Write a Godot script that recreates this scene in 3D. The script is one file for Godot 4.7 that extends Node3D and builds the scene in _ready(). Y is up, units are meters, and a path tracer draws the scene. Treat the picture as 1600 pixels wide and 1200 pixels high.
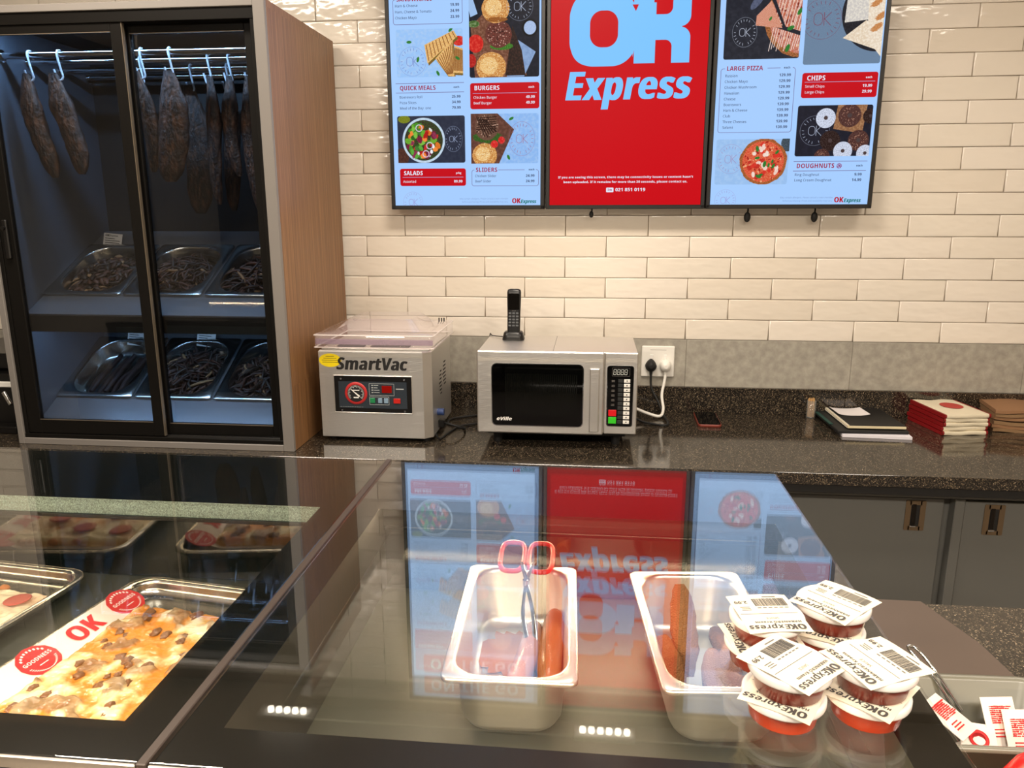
extends Node3D

# ------------------------------------------------------------------ helpers
class Mb:
	var st := SurfaceTool.new()
	var x := Transform3D()
	var n := 0
	func _init() -> void:
		st.begin(Mesh.PRIMITIVE_TRIANGLES)
	func v(p: Vector3) -> void:
		st.add_vertex(x * p)
		n += 1
	func col(c: Color) -> void:
		st.set_color(c)
	func tri(a: Vector3, b: Vector3, c: Vector3, g := -1) -> void:
		st.set_smooth_group(g)
		v(a); v(c); v(b)
	func quad(a: Vector3, b: Vector3, c: Vector3, d: Vector3, g := -1) -> void:
		tri(a, b, c, g); tri(a, c, d, g)
	func out(a: Vector3, b: Vector3, c: Vector3, cen: Vector3) -> void:
		if (b - a).cross(c - a).dot((a + b + c) / 3.0 - cen) < 0.0:
			tri(a, c, b)
		else:
			tri(a, b, c)
	func quv(a: Vector3, b: Vector3, c: Vector3, d: Vector3) -> void:   # a quad with the whole texture on it: a is bottom left, then anticlockwise
		st.set_smooth_group(-1)
		for k in [[a, Vector2(0, 1)], [c, Vector2(1, 0)], [b, Vector2(1, 1)], [a, Vector2(0, 1)], [d, Vector2(0, 0)], [c, Vector2(1, 0)]]:
			st.set_uv(k[1]); v(k[0])
	func box(c: Vector3, s: Vector3, b := 0.0) -> Mb:
		b = minf(b, minf(s.x, minf(s.y, s.z)) * 0.49)
		var h := s * 0.5
		var p := func(ax: int, sg: Vector3) -> Vector3:
			var r := Vector3.ZERO
			for k in 3:
				r[k] = sg[k] * (h[k] if k == ax else h[k] - b)
			return c + r
		for ax in 3:
			var u := (ax + 1) % 3
			var w := (ax + 2) % 3
			for sg in [-1.0, 1.0]:
				var q := []
				for k in [[-1, -1], [1, -1], [1, 1], [-1, 1]]:
					var e := Vector3.ZERO
					e[ax] = sg; e[u] = k[0]; e[w] = k[1]
					q.append(p.call(ax, e))
				out(q[0], q[1], q[2], c); out(q[0], q[2], q[3], c)
			if b > 0.0:
				for su in [-1.0, 1.0]:
					for sw in [-1.0, 1.0]:
						var e0 := Vector3.ZERO
						var e1 := Vector3.ZERO
						e0[ax] = -1; e0[u] = su; e0[w] = sw
						e1[ax] = 1; e1[u] = su; e1[w] = sw
						var a0: Vector3 = p.call(u, e0)
						var a1: Vector3 = p.call(u, e1)
						var b0: Vector3 = p.call(w, e0)
						var b1: Vector3 = p.call(w, e1)
						out(a0, a1, b1, c); out(a0, b1, b0, c)
		if b > 0.0:
			for i in 8:
				var e := Vector3(1 if i & 1 else -1, 1 if i & 2 else -1, 1 if i & 4 else -1)
				out(p.call(0, e), p.call(1, e), p.call(2, e), c)
		return self
	func x_box(t: Transform3D, s: Vector3, b := 0.0) -> Mb:
		x = t
		return box(Vector3.ZERO, s, b)
	func span(x0: float, x1: float, y0: float, y1: float, z0: float, z1: float, b := 0.0) -> Mb:
		return box(Vector3(x0 + x1, y0 + y1, z0 + z1) * 0.5, Vector3(absf(x1 - x0), absf(y1 - y0), absf(z1 - z0)), b)
	func rings(R: Array, cap0 := true, cap1 := true, g := 0) -> Mb:   # rings run anticlockwise seen from the far end
		var m: int = R[0].size()
		for i in R.size() - 1:
			if R[i][0].is_equal_approx(R[i + 1][0]) and R[i][m / 2].is_equal_approx(R[i + 1][m / 2]):
				g += 1
				continue
			for j in m:
				var k := (j + 1) % m
				tri(R[i][j], R[i][k], R[i + 1][k], g); tri(R[i][j], R[i + 1][k], R[i + 1][j], g)
		for e in 2:
			if [cap0, cap1][e]:
				var r: PackedVector3Array = R[0] if e == 0 else R[-1]
				var cen := Vector3.ZERO
				for q in r:
					cen += q / m
				for j in m:
					if e == 0:
						tri(cen, r[(j + 1) % m], r[j], 30)
					else:
						tri(cen, r[j], r[(j + 1) % m], 31)
		return self
	func lathe(prof: Array, seg := 32, c := Vector3.ZERO) -> Mb:   # profile of (radius, height), from the bottom up
		var R := []
		for q in prof:
			var r := PackedVector3Array()
			for j in seg:
				var a := -TAU * j / seg
				r.append(c + Vector3(cos(a) * q.x, q.y, sin(a) * q.x))
			R.append(r)
		return rings(R, prof[0].x > 0.0001, prof[-1].x > 0.0001)
	func tube(pts: Array, rad: Variant, seg := 10, flat := 1.0) -> Mb:
		var R := []
		var up := Vector3.UP
		for i in pts.size():
			var d: Vector3 = (pts[mini(i + 1, pts.size() - 1)] - pts[maxi(i - 1, 0)]).normalized()
			if i == 0 and absf(d.dot(up)) > 0.9:
				up = Vector3.RIGHT
			var s := up.cross(d).normalized()
			up = d.cross(s).normalized()
			var r: float = rad[i] if rad is Array else rad
			var ring := PackedVector3Array()
			for j in seg:
				var a := TAU * j / seg
				ring.append(pts[i] + s * cos(a) * r + up * sin(a) * r * flat)
			R.append(ring)
		return rings(R)
	func ball(c: Vector3, r: Vector3, seg := 12, lat := 7) -> Mb:
		var R := []
		for i in lat + 1:
			var t := -PI / 2 + PI * clampf(float(i) / lat, 0.01, 0.99)
			var ring := PackedVector3Array()
			for j in seg:
				var a := -TAU * j / seg
				ring.append(c + Vector3(cos(a) * cos(t) * r.x, sin(t) * r.y, sin(a) * cos(t) * r.z))
			R.append(ring)
		return rings(R)
	func plate(poly: PackedVector2Array, z0: float, z1: float) -> Mb:   # a prism of an outline in the xy plane
		var id := Geometry2D.triangulate_polygon(poly)
		var cw := Geometry2D.is_polygon_clockwise(poly)
		for i in range(0, id.size(), 3):
			var a := poly[id[i]]
			var b := poly[id[i + 1]]
			var c := poly[id[i + 2]]
			if (b - a).cross(c - a) < 0:
				var t := b
				b = c; c = t
			tri(Vector3(a.x, a.y, z1), Vector3(b.x, b.y, z1), Vector3(c.x, c.y, z1))
			tri(Vector3(a.x, a.y, z0), Vector3(c.x, c.y, z0), Vector3(b.x, b.y, z0))
		for i in poly.size():
			var a := poly[i]
			var b := poly[(i + 1) % poly.size()]
			if cw:
				var t := a
				a = b; b = t
			quad(Vector3(b.x, b.y, z0), Vector3(b.x, b.y, z1), Vector3(a.x, a.y, z1), Vector3(a.x, a.y, z0))
		return self
	func done() -> ArrayMesh:
		st.generate_normals()
		st.index()
		return st.commit()

var taken := {}
var sans: Font
var bold: Font
var heavy: Font

func numbered(n: String) -> String:
	taken[n] = taken.get(n, -1) + 1
	return n if taken[n] == 0 else "%s_%03d" % [n, taken[n]]

func mk(n: String, m: Variant, mat: Material, parent: Node = null, xf := Transform3D()) -> MeshInstance3D:
	var o := MeshInstance3D.new()
	o.mesh = m.done() if m is Mb else m
	o.set_surface_override_material(0, mat)
	o.transform = xf
	if parent == null:
		o.name = numbered(n)
		add_child(o)
	else:
		o.name = n
		parent.add_child(o, true)
	return o

func thing(n: String, label: String, cat: String, at := Vector3.ZERO, group := "", turn := 0.0) -> Node3D:
	var o := Node3D.new()
	o.name = numbered(n)
	add_child(o)
	o.position = at
	o.rotation.y = turn
	return tag(o, label, cat, group)

func tag(o: Node3D, label: String, cat: String, group := "") -> Node3D:
	o.set_meta("label", label)
	o.set_meta("category", cat)
	if group:
		o.set_meta("group", group)
	return o

func struct(n: String, m: Variant, mat: Material) -> MeshInstance3D:
	var o := mk(n, m, mat)
	o.set_meta("kind", "structure")
	return o

func mat(c: Color, rough := 0.6, metal := 0.0) -> StandardMaterial3D:
	var m := StandardMaterial3D.new()
	m.albedo_color = c
	m.roughness = rough
	m.metallic = metal
	return m

func pane_mat(c: Color, a: float) -> StandardMaterial3D:
	var m := mat(Color(c.r, c.g, c.b, a), 0.0)
	m.transparency = BaseMaterial3D.TRANSPARENCY_ALPHA
	return m

func glow(c: Color, e := 1.0, tex: Texture2D = null) -> StandardMaterial3D:
	var m := mat(Color.BLACK, 0.35)
	m.metallic_specular = 0.2
	m.emission_enabled = true
	m.emission = c
	m.emission_energy_multiplier = e
	if tex:
		m.emission_texture = tex
		m.emission = Color.BLACK
	return m

func noise(freq: float, sd := 1, oct := 3) -> FastNoiseLite:
	var f := FastNoiseLite.new()
	f.seed = sd
	f.frequency = freq
	f.fractal_octaves = oct
	return f

func tex(im: Image) -> ImageTexture:
	return ImageTexture.create_from_image(im)

func tri3(m: StandardMaterial3D, s: Vector3, world := true) -> StandardMaterial3D:
	m.uv1_triplanar = true
	m.uv1_world_triplanar = world
	m.uv1_scale = s
	return m

func bump_tex(freq: float, sd: int, sz := 256, oct := 3) -> NoiseTexture2D:
	var t := NoiseTexture2D.new()
	t.width = sz
	t.height = sz
	t.seamless = true
	t.noise = noise(freq, sd, oct)
	return t

func letters(mb: Mb, s: String, cap: float, at: Vector3, align := 0, f: Font = null, stretch := 1.0, shear := 0.0) -> void:   # flat print, cap = height of a capital; at = middle of the line
	var t := TextMesh.new()
	if f == heavy:   # an extra bold line is the bold one laid three times, a hair apart
		for k in [-1, 1]:
			letters(mb, s, cap, at + Vector3(k * cap * 0.035, 0, k * 0.00001), align, bold, stretch, shear)
		f = bold
	t.font = f if f else sans
	t.font_size = 48
	t.pixel_size = cap / (0.714 * 48)
	t.depth = 0.0
	t.curve_step = 4.0
	t.text = s
	t.horizontal_alignment = [HORIZONTAL_ALIGNMENT_LEFT, HORIZONTAL_ALIGNMENT_CENTER, HORIZONTAL_ALIGNMENT_RIGHT][align]
	t.vertical_alignment = VERTICAL_ALIGNMENT_CENTER
	var a := t.get_mesh_arrays()
	if a.is_empty():
		return
	var vs: PackedVector3Array = a[Mesh.ARRAY_VERTEX]
	var id: PackedInt32Array = a[Mesh.ARRAY_INDEX] if a[Mesh.ARRAY_INDEX] != null else PackedInt32Array(range(vs.size()))
	mb.st.set_smooth_group(-1)
	for i in id:
		var p := vs[i]
		mb.v(at + Vector3(p.x * stretch + p.y * shear, p.y, 0))

func rrect(w: float, d: float, r: float, y: float, n := 6) -> PackedVector3Array:   # a rounded rectangle seen from above
	var o := PackedVector3Array()
	r = minf(r, minf(w, d) * 0.499)
	for k in 4:
		var c := Vector3([1, 1, -1, -1][k] * (w / 2 - r), y, [1, -1, -1, 1][k] * (d / 2 - r))
		for j in n + 1:
			var a := PI / 2 * k - PI / 2 + PI / 2 * j / n
			o.append(c + Vector3(cos(a), 0, -sin(a)) * r)
	return o

func rr2(w: float, h: float, r: float, c := Vector2.ZERO, n := 5) -> PackedVector2Array:
	var o := PackedVector2Array()
	for q in rrect(w, h, r, 0, n):
		o.append(c + Vector2(q.x, -q.z))
	return o

func curve(pts: Array, n := 8) -> Array:
	var o := []
	for i in pts.size() - 1:
		var a: Vector3 = pts[maxi(i - 1, 0)]
		var d: Vector3 = pts[mini(i + 2, pts.size() - 1)]
		for k in n:
			o.append(pts[i].cubic_interpolate(pts[i + 1], a, d, float(k) / n))
	o.append(pts[-1])
	return o

var rng := RandomNumberGenerator.new()
func rf(a: float, b: float) -> float:
	return rng.randf_range(a, b)

# ------------------------------------------------------------------ materials
var M := {}

func materials() -> void:
	var f := noise(0.03, 3)
	var im := Image.create(512, 512, false, Image.FORMAT_RGB8)
	rng.seed = 11
	im.fill(Color(0.13, 0.115, 0.10))
	for i in 24000:
		var k := rng.randf()
		var c := Color(0.10, 0.09, 0.08) if k < 0.45 else Color(0.32, 0.28, 0.225) if k < 0.76 else Color(0.48, 0.42, 0.34) if k < 0.955 else Color(0.66, 0.59, 0.49)
		im.fill_rect(Rect2i(rng.randi() % 512, rng.randi() % 512, 1 + rng.randi() % 4, 1 + rng.randi() % 4), c)
	M.granite = tri3(mat(Color.WHITE, 0.1), Vector3(2.8, 2.8, 2.8))
	M.granite.albedo_texture = tex(im)
	M.granite.metallic_specular = 0.75
	# oak veneer, grain upright
	im = Image.create(512, 512, false, Image.FORMAT_RGB8)
	var g1 := noise(0.09, 5, 4)
	var g2 := noise(0.35, 6, 2)
	for y in 512:
		for x in 512:
			var t := g1.get_noise_2d(x, y * 0.02) * 0.6 + g2.get_noise_2d(x, y * 0.03) * 0.35
			im.set_pixel(x, y, Color(0.42, 0.29, 0.175).lerp(Color(0.60, 0.435, 0.275), clampf(0.5 + t, 0, 1)))
	M.wood = tri3(mat(Color.WHITE, 0.45), Vector3(2.2, 0.9, 2.2))
	M.wood.albedo_texture = tex(im)
	# grey cement band
	im = Image.create(512, 512, false, Image.FORMAT_RGB8)
	for y in 512:
		for x in 512:
			var t := f.get_noise_2d(x, y) * 0.5 + rng.randf() * 0.25
			im.set_pixel(x, y, Color(0.56, 0.54, 0.50).lerp(Color(0.70, 0.68, 0.63), clampf(0.4 + t, 0, 1)))
	M.cement = tri3(mat(Color.WHITE, 0.5), Vector3(1.6, 1.6, 1.6))
	M.cement.albedo_texture = tex(im)
	im = Image.create(256, 256, false, Image.FORMAT_RGB8)
	for y in 256:
		for x in 256:
			var t := rng.randf()
			im.set_pixel(x, y, Color(0.52, 0.52, 0.50).lerp(Color(0.98, 0.98, 0.96), t))
	M.speckle = tex(im)
	# glazed tiles with an uneven hand-made face
	var wav := bump_tex(0.02, 21, 256, 2)
	M.tiles = []
	for c in [Color(0.91, 0.875, 0.82), Color(0.90, 0.86, 0.80), Color(0.92, 0.885, 0.835)]:
		var t := tri3(mat(c, 0.12), Vector3(2.4, 5.0, 2.4))
		t.heightmap_enabled = true
		t.heightmap_texture = wav
		t.heightmap_scale = 0.13
		t.uv1_offset = Vector3(c.r * 9, c.g * 7, 0)
		M.tiles.append(t)
	M.grout = mat(Color(0.60, 0.53, 0.44), 0.9)
	M.steel = tri3(mat(Color(0.88, 0.87, 0.85), 0.44, 1.0), Vector3(1.5, 40, 1.5))
	M.steel.heightmap_enabled = true
	M.steel.heightmap_texture = bump_tex(0.06, 31)
	M.steel.heightmap_scale = 0.02
	M.pan = mat(Color(0.82, 0.82, 0.80), 0.22, 1.0)
	M.chrome = mat(Color(0.85, 0.86, 0.87), 0.12, 1.0)
	M.white = mat(Color(0.93, 0.92, 0.90), 0.55)
	M.whiteplast = mat(Color(0.93, 0.92, 0.89), 0.3)
	M.black = mat(Color(0.055, 0.05, 0.047), 0.35)
	M.matblack = mat(Color(0.05, 0.047, 0.045), 0.6)
	M.alu = mat(Color(0.075, 0.068, 0.06), 0.42)
	M.alu.metallic_specular = 0.25
	M.greytrim = mat(Color(0.48, 0.46, 0.44), 0.5)
	M.doorgrey = mat(Color(0.36, 0.36, 0.345), 0.5)
	M.wall = mat(Color(0.80, 0.76, 0.70), 0.8)
	M.glass = pane_mat(Color(0.2, 0.3, 0.26), 0.012)
	M.darkglass = pane_mat(Color(0.0, 0.0, 0.0), 0.28)
	M.frit = mat(Color(0.02, 0.018, 0.016), 0.15)
	M.ink = mat(Color(0.08, 0.075, 0.07), 0.7)
	M.greyink = mat(Color(0.45, 0.43, 0.41), 0.7)
	M.redink = mat(Color(0.78, 0.12, 0.13), 0.6)
	M.gusset = mat(Color(0.52, 0.06, 0.08), 0.4)
	M.red = mat(Color(0.85, 0.06, 0.07), 0.35)

# ------------------------------------------------------------------ scene
func _ready() -> void:
	sans = SystemFont.new()
	sans.font_names = PackedStringArray(["Droid Sans"])
	bold = SystemFont.new()
	bold.font_names = PackedStringArray(["Droid Sans"])
	bold.font_weight = 700
	heavy = FontVariation.new()
	heavy.base_font = bold
	# camera
	var cam := Camera3D.new()
	cam.name = "camera"
	var yaw := 0.1041
	var pit := -0.2253
	var rol := -0.0024
	cam.transform = Transform3D(Basis(Vector3.UP, yaw) * Basis(Vector3.RIGHT, pit) * Basis(Vector3.BACK, rol), Vector3(-1.2562, 1.6622, 2.8944))
	cam.fov = rad_to_deg(2.0 * atan(600.0 / 1200.0))
	cam.near = 0.05
	add_child(cam)
	cam.current = true
	# surroundings: an inside room, the sky only seen through nothing
	var we := WorldEnvironment.new()
	we.name = "environment"
	var env := Environment.new()
	env.background_mode = Environment.BG_COLOR
	env.background_color = Color(0.02, 0.02, 0.02)
	env.tonemap_mode = Environment.TONE_MAPPER_LINEAR
	env.tonemap_exposure = 1.0
	env.sdfgi_enabled = true
	env.ssao_enabled = true
	env.ssil_enabled = true
	we.environment = env
	add_child(we)
	materials()
	lamps()
	room()
	tiles()
	back_counter()
	screens()
	cabinet()
	meats()
	sealer()
	microwave()
	counter_things()
	front_case()
	hot_food()
	cups()
	side_counter()

func area(n: String, at: Vector3, aim: Vector3, w: float, h: float, c: Color, e: float) -> void:
	var l := AreaLight3D.new()
	l.name = n
	l.area_size = Vector2(w, h)
	l.light_color = c
	l.light_energy = e
	l.light_size = 0.1
	l.area_range = 12.0
	l.shadow_enabled = true
	add_child(l)
	l.look_at_from_position(at, at + aim, Vector3.FORWARD if absf(aim.normalized().y) > 0.9 else Vector3.UP)

const WARM := Color(1.0, 0.945, 0.875)

func lamps() -> void:
	var k := 0
	var names := ["above the drying cabinet", "above the sealer and microwave", "above the red bags"]
	for x in [-2.75, -1.35, 0.05]:
		for z in [1.15, 3.6]:
			var p := thing("ceiling_light", "recessed ceiling light panel %s, %s" % [names[k], "nearer the tiled wall" if z < 2 else "over the customer floor"], "ceiling light", Vector3(x, 2.75, z), "recessed ceiling light panels")
			mk("frame", Mb.new().span(-0.34, 0.34, -0.012, 0, -0.19, 0.19, 0.003), M.white, p)
			mk("diffuser", Mb.new().span(-0.3, 0.3, -0.016, -0.011, -0.15, 0.15), glow(WARM, 3.0), p)
			area("ceiling_lamp", Vector3(x, 2.725, z), Vector3.DOWN, 0.6, 0.3, WARM, (2.35 if x < 0 else 0.9) if z < 2 else 6.0)
		k += 1
	# slim fittings close to the wall, each a row of small bright cells
	for q in [[-1.17, 6, "slim ceiling light with six bright cells above the red screen"], [-2.48, 5, "slim ceiling light with five bright cells above the drying cabinet"]]:
		var p := thing("spot_bar", q[2], "ceiling light", Vector3(q[0], 2.75, 0.2), "slim ceiling lights by the wall")
		mk("housing", Mb.new().span(-0.12, 0.12, -0.02, 0, -0.035, 0.035, 0.003), M.white, p)
		for i in q[1]:
			var m := Mb.new()
			m.lathe([Vector2(0.0125, -0.032), Vector2(0.0135, -0.006)], 12, Vector3((i - (q[1] - 1) / 2.0) * 0.035, 0, 0))
			mk("cell", m, glow(Color(1, 0.96, 0.88), 14.0), p)
		var l := OmniLight3D.new()
		l.name = "spot_bar_lamp"
		l.light_color = WARM
		l.light_energy = 0.003
		l.light_size = 0.005
		l.omni_range = 6.0
		l.omni_attenuation = 2.0
		l.shadow_enabled = true
		l.position = Vector3(q[0] + (1 - (q[1] - 1) / 2.0) * 0.035, 2.731, 0.2)
		add_child(l)

func room() -> void:
	struct("floor", Mb.new().span(-4.7, 1.7, -0.1, 0, -0.15, 5.1), mat(Color(0.78, 0.74, 0.69), 0.35))
	struct("ceiling", Mb.new().span(-4.7, 1.7, 2.75, 2.85, -0.15, 5.1), M.wall)
	struct("wall_back", Mb.new().span(-4.7, 1.7, 0, 2.75, -0.15, -0.0085), M.grout)
	struct("wall_left", Mb.new().span(-4.7, -4.6, 0, 2.75, -0.15, 5.1), mat(Color(0.45, 0.43, 0.40), 0.8))
	struct("wall_right", Mb.new().span(1.6, 1.7, 0, 2.75, -0.15, 5.1), M.wall)
	struct("wall_front", Mb.new().span(-4.7, 1.7, 0, 2.75, 5.0, 5.1), mat(Color(0.20, 0.19, 0.18), 0.8))

func tile_mesh(w: float) -> ArrayMesh:
	var h := 0.0739
	var m := Mb.new()
	var R := []
	for q in [[0.0, -0.0085], [0.0, -0.003], [0.001, -0.0012], [0.003, -0.0003], [0.006, 0.0]]:
		R.append(PackedVector3Array([Vector3(-w / 2 + q[0], -h / 2 + q[0], q[1]), Vector3(w / 2 - q[0], -h / 2 + q[0], q[1]), Vector3(w / 2 - q[0], h / 2 - q[0], q[1]), Vector3(-w / 2 + q[0], h / 2 - q[0], q[1])]))
	m.rings(R, false, false, 1)
	var r: PackedVector3Array = R[-1]
	m.quad(r[0], r[1], r[2], r[3], 1)
	return m.done()

func tiles() -> void:
	var wall := get_node("wall_back")
	var whole := tile_mesh(0.2995)
	rng.seed = 5
	var rest := Mb.new()
	for row in 21:
		for k in range(-16, 7):
			var u := k + 0.5 if row % 2 == 0 else float(k)
			var x := u * 0.302
			var y := 1.18 + (row + 0.5) * 0.0759
			if x > -3.05 and x < -2.36 and y < 2.2 or y > 2.72:
				continue
			var t := Transform3D(Basis(Vector3.UP, rf(-0.003, 0.003)) * Basis(Vector3.RIGHT, rf(-0.005, 0.005)), Vector3(x, y, rf(-0.0006, 0.0006)))
			if row < 19 and (x > -2.4 and x < 0.75 or x < -3.05 and x > -3.6):
				mk("tile", whole, M.tiles[rng.randi() % 3], wall, t)
			else:
				rest.x = t
				rest.span(-0.14975, 0.14975, -0.037, 0.037, -0.0085, 0, 0.002)
	var o := mk("far_tiles", rest, M.tiles[0], wall)
	o.set_meta("kind", "stuff")
	# the grey band under the tiles
	var band := struct("trim_1", Mb.new().span(-4.6, 1.6, 1.0, 1.18, -0.0085, -0.002), mat(Color(0.4, 0.38, 0.35), 0.9))
	var edges := [-4.6, -3.9, -3.3, -2.7, -2.1, -1.5, -0.9, -0.3, 0.3, 0.9, 1.6]
	for i in edges.size() - 1:
		mk("panel", Mb.new().span(edges[i] + 0.0004, edges[i + 1] - 0.0004, 1.0, 1.1795, -0.004, 0.002, 0.001), M.cement, band)

# ------------------------------------------------------------------ back counter
func back_counter() -> void:
	var t := thing("worktop", "polished speckled black granite worktop along the tiled wall", "worktop", Vector3(0, 0.902, 0))
	mk("slab", Mb.new().span(-4.55, 1.55, -0.036, 0, 0.003, 0.677, 0.0012), M.granite, t)
	mk("upstand", Mb.new().span(-4.55, -0.3155, 0.0, 0.1, 0.003, 0.02, 0.0015), M.granite, t)
	mk("upstand", Mb.new().span(-0.3145, 1.55, 0.0, 0.1, 0.003, 0.02, 0.0015), M.granite, t)
	mk("front_lip", Mb.new().span(-4.55, 1.55, -0.062, -0.036, 0.56, 0.672, 0.002), M.matblack, t)
	var c := thing("base_cabinet", "grey base cabinet with two recessed doors below the black granite worktop", "cabinet")
	mk("carcass", Mb.new().span(-4.5, 1.5, 0.1, 0.838, 0.02, 0.585), M.doorgrey, c)
	mk("plinth", Mb.new().span(-4.5, 1.5, 0.0, 0.1, 0.05, 0.55), M.matblack, c)
	mk("rail", Mb.new().span(-4.5, 1.5, 0.816, 0.838, 0.585, 0.622, 0.002), M.doorgrey, c)
	for x in [-1.42, -0.672, -0.1535, 0.56, 1.2]:
		mk("stile", Mb.new().span(x - 0.014, x + 0.014, 0.1, 0.816, 0.585, 0.622, 0.002), M.doorgrey, c)
	var bronze := mat(Color(0.40, 0.33, 0.245), 0.5, 0.4)
	for q in [[-1.4, -0.69, -0.78, 0.6], [-0.655, -0.19, -0.2705, 0.602], [-0.138, 0.545, -0.0515, 0.615], [0.58, 1.18, 1.1, 0.602]]:
		var d := mk("door", Mb.new().span(q[0], q[1], 0.11, 0.808, 0.587, q[3], 0.002), M.doorgrey, c)
		var h := Mb.new()
		var w := 0.029
		var zz: float = q[3] + 0.002
		h.plate(rr2(0.016, 0.096, 0.004, Vector2(q[2] - 0.021, 0.752)), q[3], zz)
		h.plate(rr2(0.016, 0.096, 0.004, Vector2(q[2] + 0.021, 0.752)), q[3], zz)
		h.span(q[2] - w + 0.012, q[2] + w - 0.012, 0.786, 0.8, q[3], zz)
		h.span(q[2] - w + 0.012, q[2] + w - 0.012, 0.704, 0.717, q[3], zz)
		mk("pull_plate", h, bronze, d)
		var cup := Mb.new()
		cup.span(q[2] - 0.014, q[2] + 0.014, 0.715, 0.788, q[3] + 0.0002, q[3] + 0.0006)
		mk("pull_recess", cup, M.matblack, d)
		var bar := Mb.new().box(Vector3(q[2] - 0.004, 0.755, q[3] + 0.002), Vector3(0.012, 0.066, 0.003), 0.001)
		mk("pull_bar", bar, mat(Color(0.12, 0.10, 0.08), 0.3, 0.5), d)
		mk("pull_catch", Mb.new().box(Vector3(q[2] - 0.004, 0.719, q[3] + 0.005), Vector3(0.018, 0.007, 0.006), 0.002), M.chrome, d)

# ------------------------------------------------------------------ menu screens
const PX := 1.7     # picture pixels per millimetre of screen
const SKYW := Color(0.655, 0.81, 1.0)
const RED := Color(0.78, 0.03, 0.10)
var pn := FastNoiseLite.new()

class Pic:   # paints food pictures for the screens; millimetres, y upwards
	var im: Image
	var k: float
	var hh: float
	var clip := Rect2(0, 0, 9999, 9999)
	var n: FastNoiseLite
	func _init(w: float, h: float, s: float, c: Color, nn: FastNoiseLite) -> void:
		k = s
		hh = h
		n = nn
		im = Image.create(int(w * s), int(h * s), false, Image.FORMAT_RGB8)
		im.fill(c)
	func put(x: int, y: int, c: Color, a: float) -> void:
		if a >= 1.0:
			im.set_pixel(x, y, c)
		elif a > 0.0:
			im.set_pixel(x, y, im.get_pixel(x, y).lerp(c, a))
	func shape(c: Vector2, ex: Vector2, rot: float, fn: Callable, col: Color, vary := 0.0, fr := 1.0, col2 := Color.BLACK) -> void:
		var reach := ex.length()
		var r := Rect2(c - Vector2(reach, reach), Vector2(reach, reach) * 2).intersection(clip)
		if r.size.x <= 0 or r.size.y <= 0:
			return
		var x1 := mini(im.get_width() - 1, int(r.end.x * k))
		var y1 := mini(im.get_height() - 1, int((hh - r.position.y) * k))
		var cs := cos(-rot)
		var sn := sin(-rot)
		for py in range(maxi(0, int((hh - r.end.y) * k)), y1 + 1):
			for px in range(maxi(0, int(r.position.x * k)), x1 + 1):
				var q := Vector2(px / k, hh - py / k) - c
				var p := Vector2(q.x * cs - q.y * sn, q.x * sn + q.y * cs)
				var d: float = fn.call(p)
				if d < 0.6:
					var cc := col
					if vary > 0.0:
						cc = col.lerp(col2, clampf((n.get_noise_2d(px * fr, py * fr) * 1.3 + 0.35) * vary, 0, 1))
					put(px, py, cc, clampf(0.5 - d * k * 0.6, 0, 1))
	func disc(x: float, y: float, rx: float, ry: float, col: Color, vary := 0.0, col2 := Color.BLACK, fr := 1.0, rot := 0.0, wob := 0.0) -> void:
		var w := wob
		var nn := n
		shape(Vector2(x, y), Vector2(rx, ry) * (1 + w), rot, func(p: Vector2) -> float:
			var e := p / Vector2(rx, ry)
			var l := e.length()
			if w > 0.0:
				l -= w * nn.get_noise_2d(e.x * 40 + x * 9, e.y * 40 + y * 9)
			return (l - 1.0) * minf(rx, ry), col, vary, fr, col2)
	func ring(x: float, y: float, r: float, t: float, col: Color, sq := 1.0) -> void:
		shape(Vector2(x, y), Vector2(r + t, (r + t) * sq), 0, func(p: Vector2) -> float: return absf(Vector2(p.x, p.y / sq).length() - r) - t, col)
	func rbox(x0: float, y0: float, x1: float, y1: float, r: float, col: Color, rot := 0.0, vary := 0.0, col2 := Color.BLACK, fr := 1.0) -> void:
		var h := Vector2(x1 - x0, y1 - y0) / 2
		shape(Vector2(x0 + x1, y0 + y1) / 2, h + Vector2(1, 1), rot, func(p: Vector2) -> float:
			var q := p.abs() - h + Vector2(r, r)
			return q.max(Vector2.ZERO).length() + minf(maxf(q.x, q.y), 0) - r, col, vary, fr, col2)
	func outline(x0: float, y0: float, x1: float, y1: float, r: float, t: float, col: Color) -> void:
		var h := Vector2(x1 - x0, y1 - y0) / 2
		shape(Vector2(x0 + x1, y0 + y1) / 2, h + Vector2(2, 2), 0, func(p: Vector2) -> float:
			var q := p.abs() - h + Vector2(r, r)
			return absf(q.max(Vector2.ZERO).length() + minf(maxf(q.x, q.y), 0) - r) - t, col)
	func poly(pts: Array, col: Color, vary := 0.0, col2 := Color.BLACK, fr := 1.0) -> void:
		var pp := PackedVector2Array(pts)
		var b := Rect2(pp[0], Vector2.ZERO)
		for q in pp:
			b = b.expand(q)
		var c := b.get_center()
		shape(c, b.size / 2, 0, func(p: Vector2) -> float: return -1.0 if Geometry2D.is_point_in_polygon(p + c, pp) else 1.0, col, vary, fr, col2)
	func line(a: Vector2, b: Vector2, t: float, col: Color) -> void:
		var c := (a + b) / 2
		var h := (b - a) / 2
		shape(c, h.abs() + Vector2(t, t), 0, func(p: Vector2) -> float:
			var u := clampf(p.dot(h) / h.length_squared(), -1, 1)
			return (p - h * u).length() - t, col)

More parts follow.
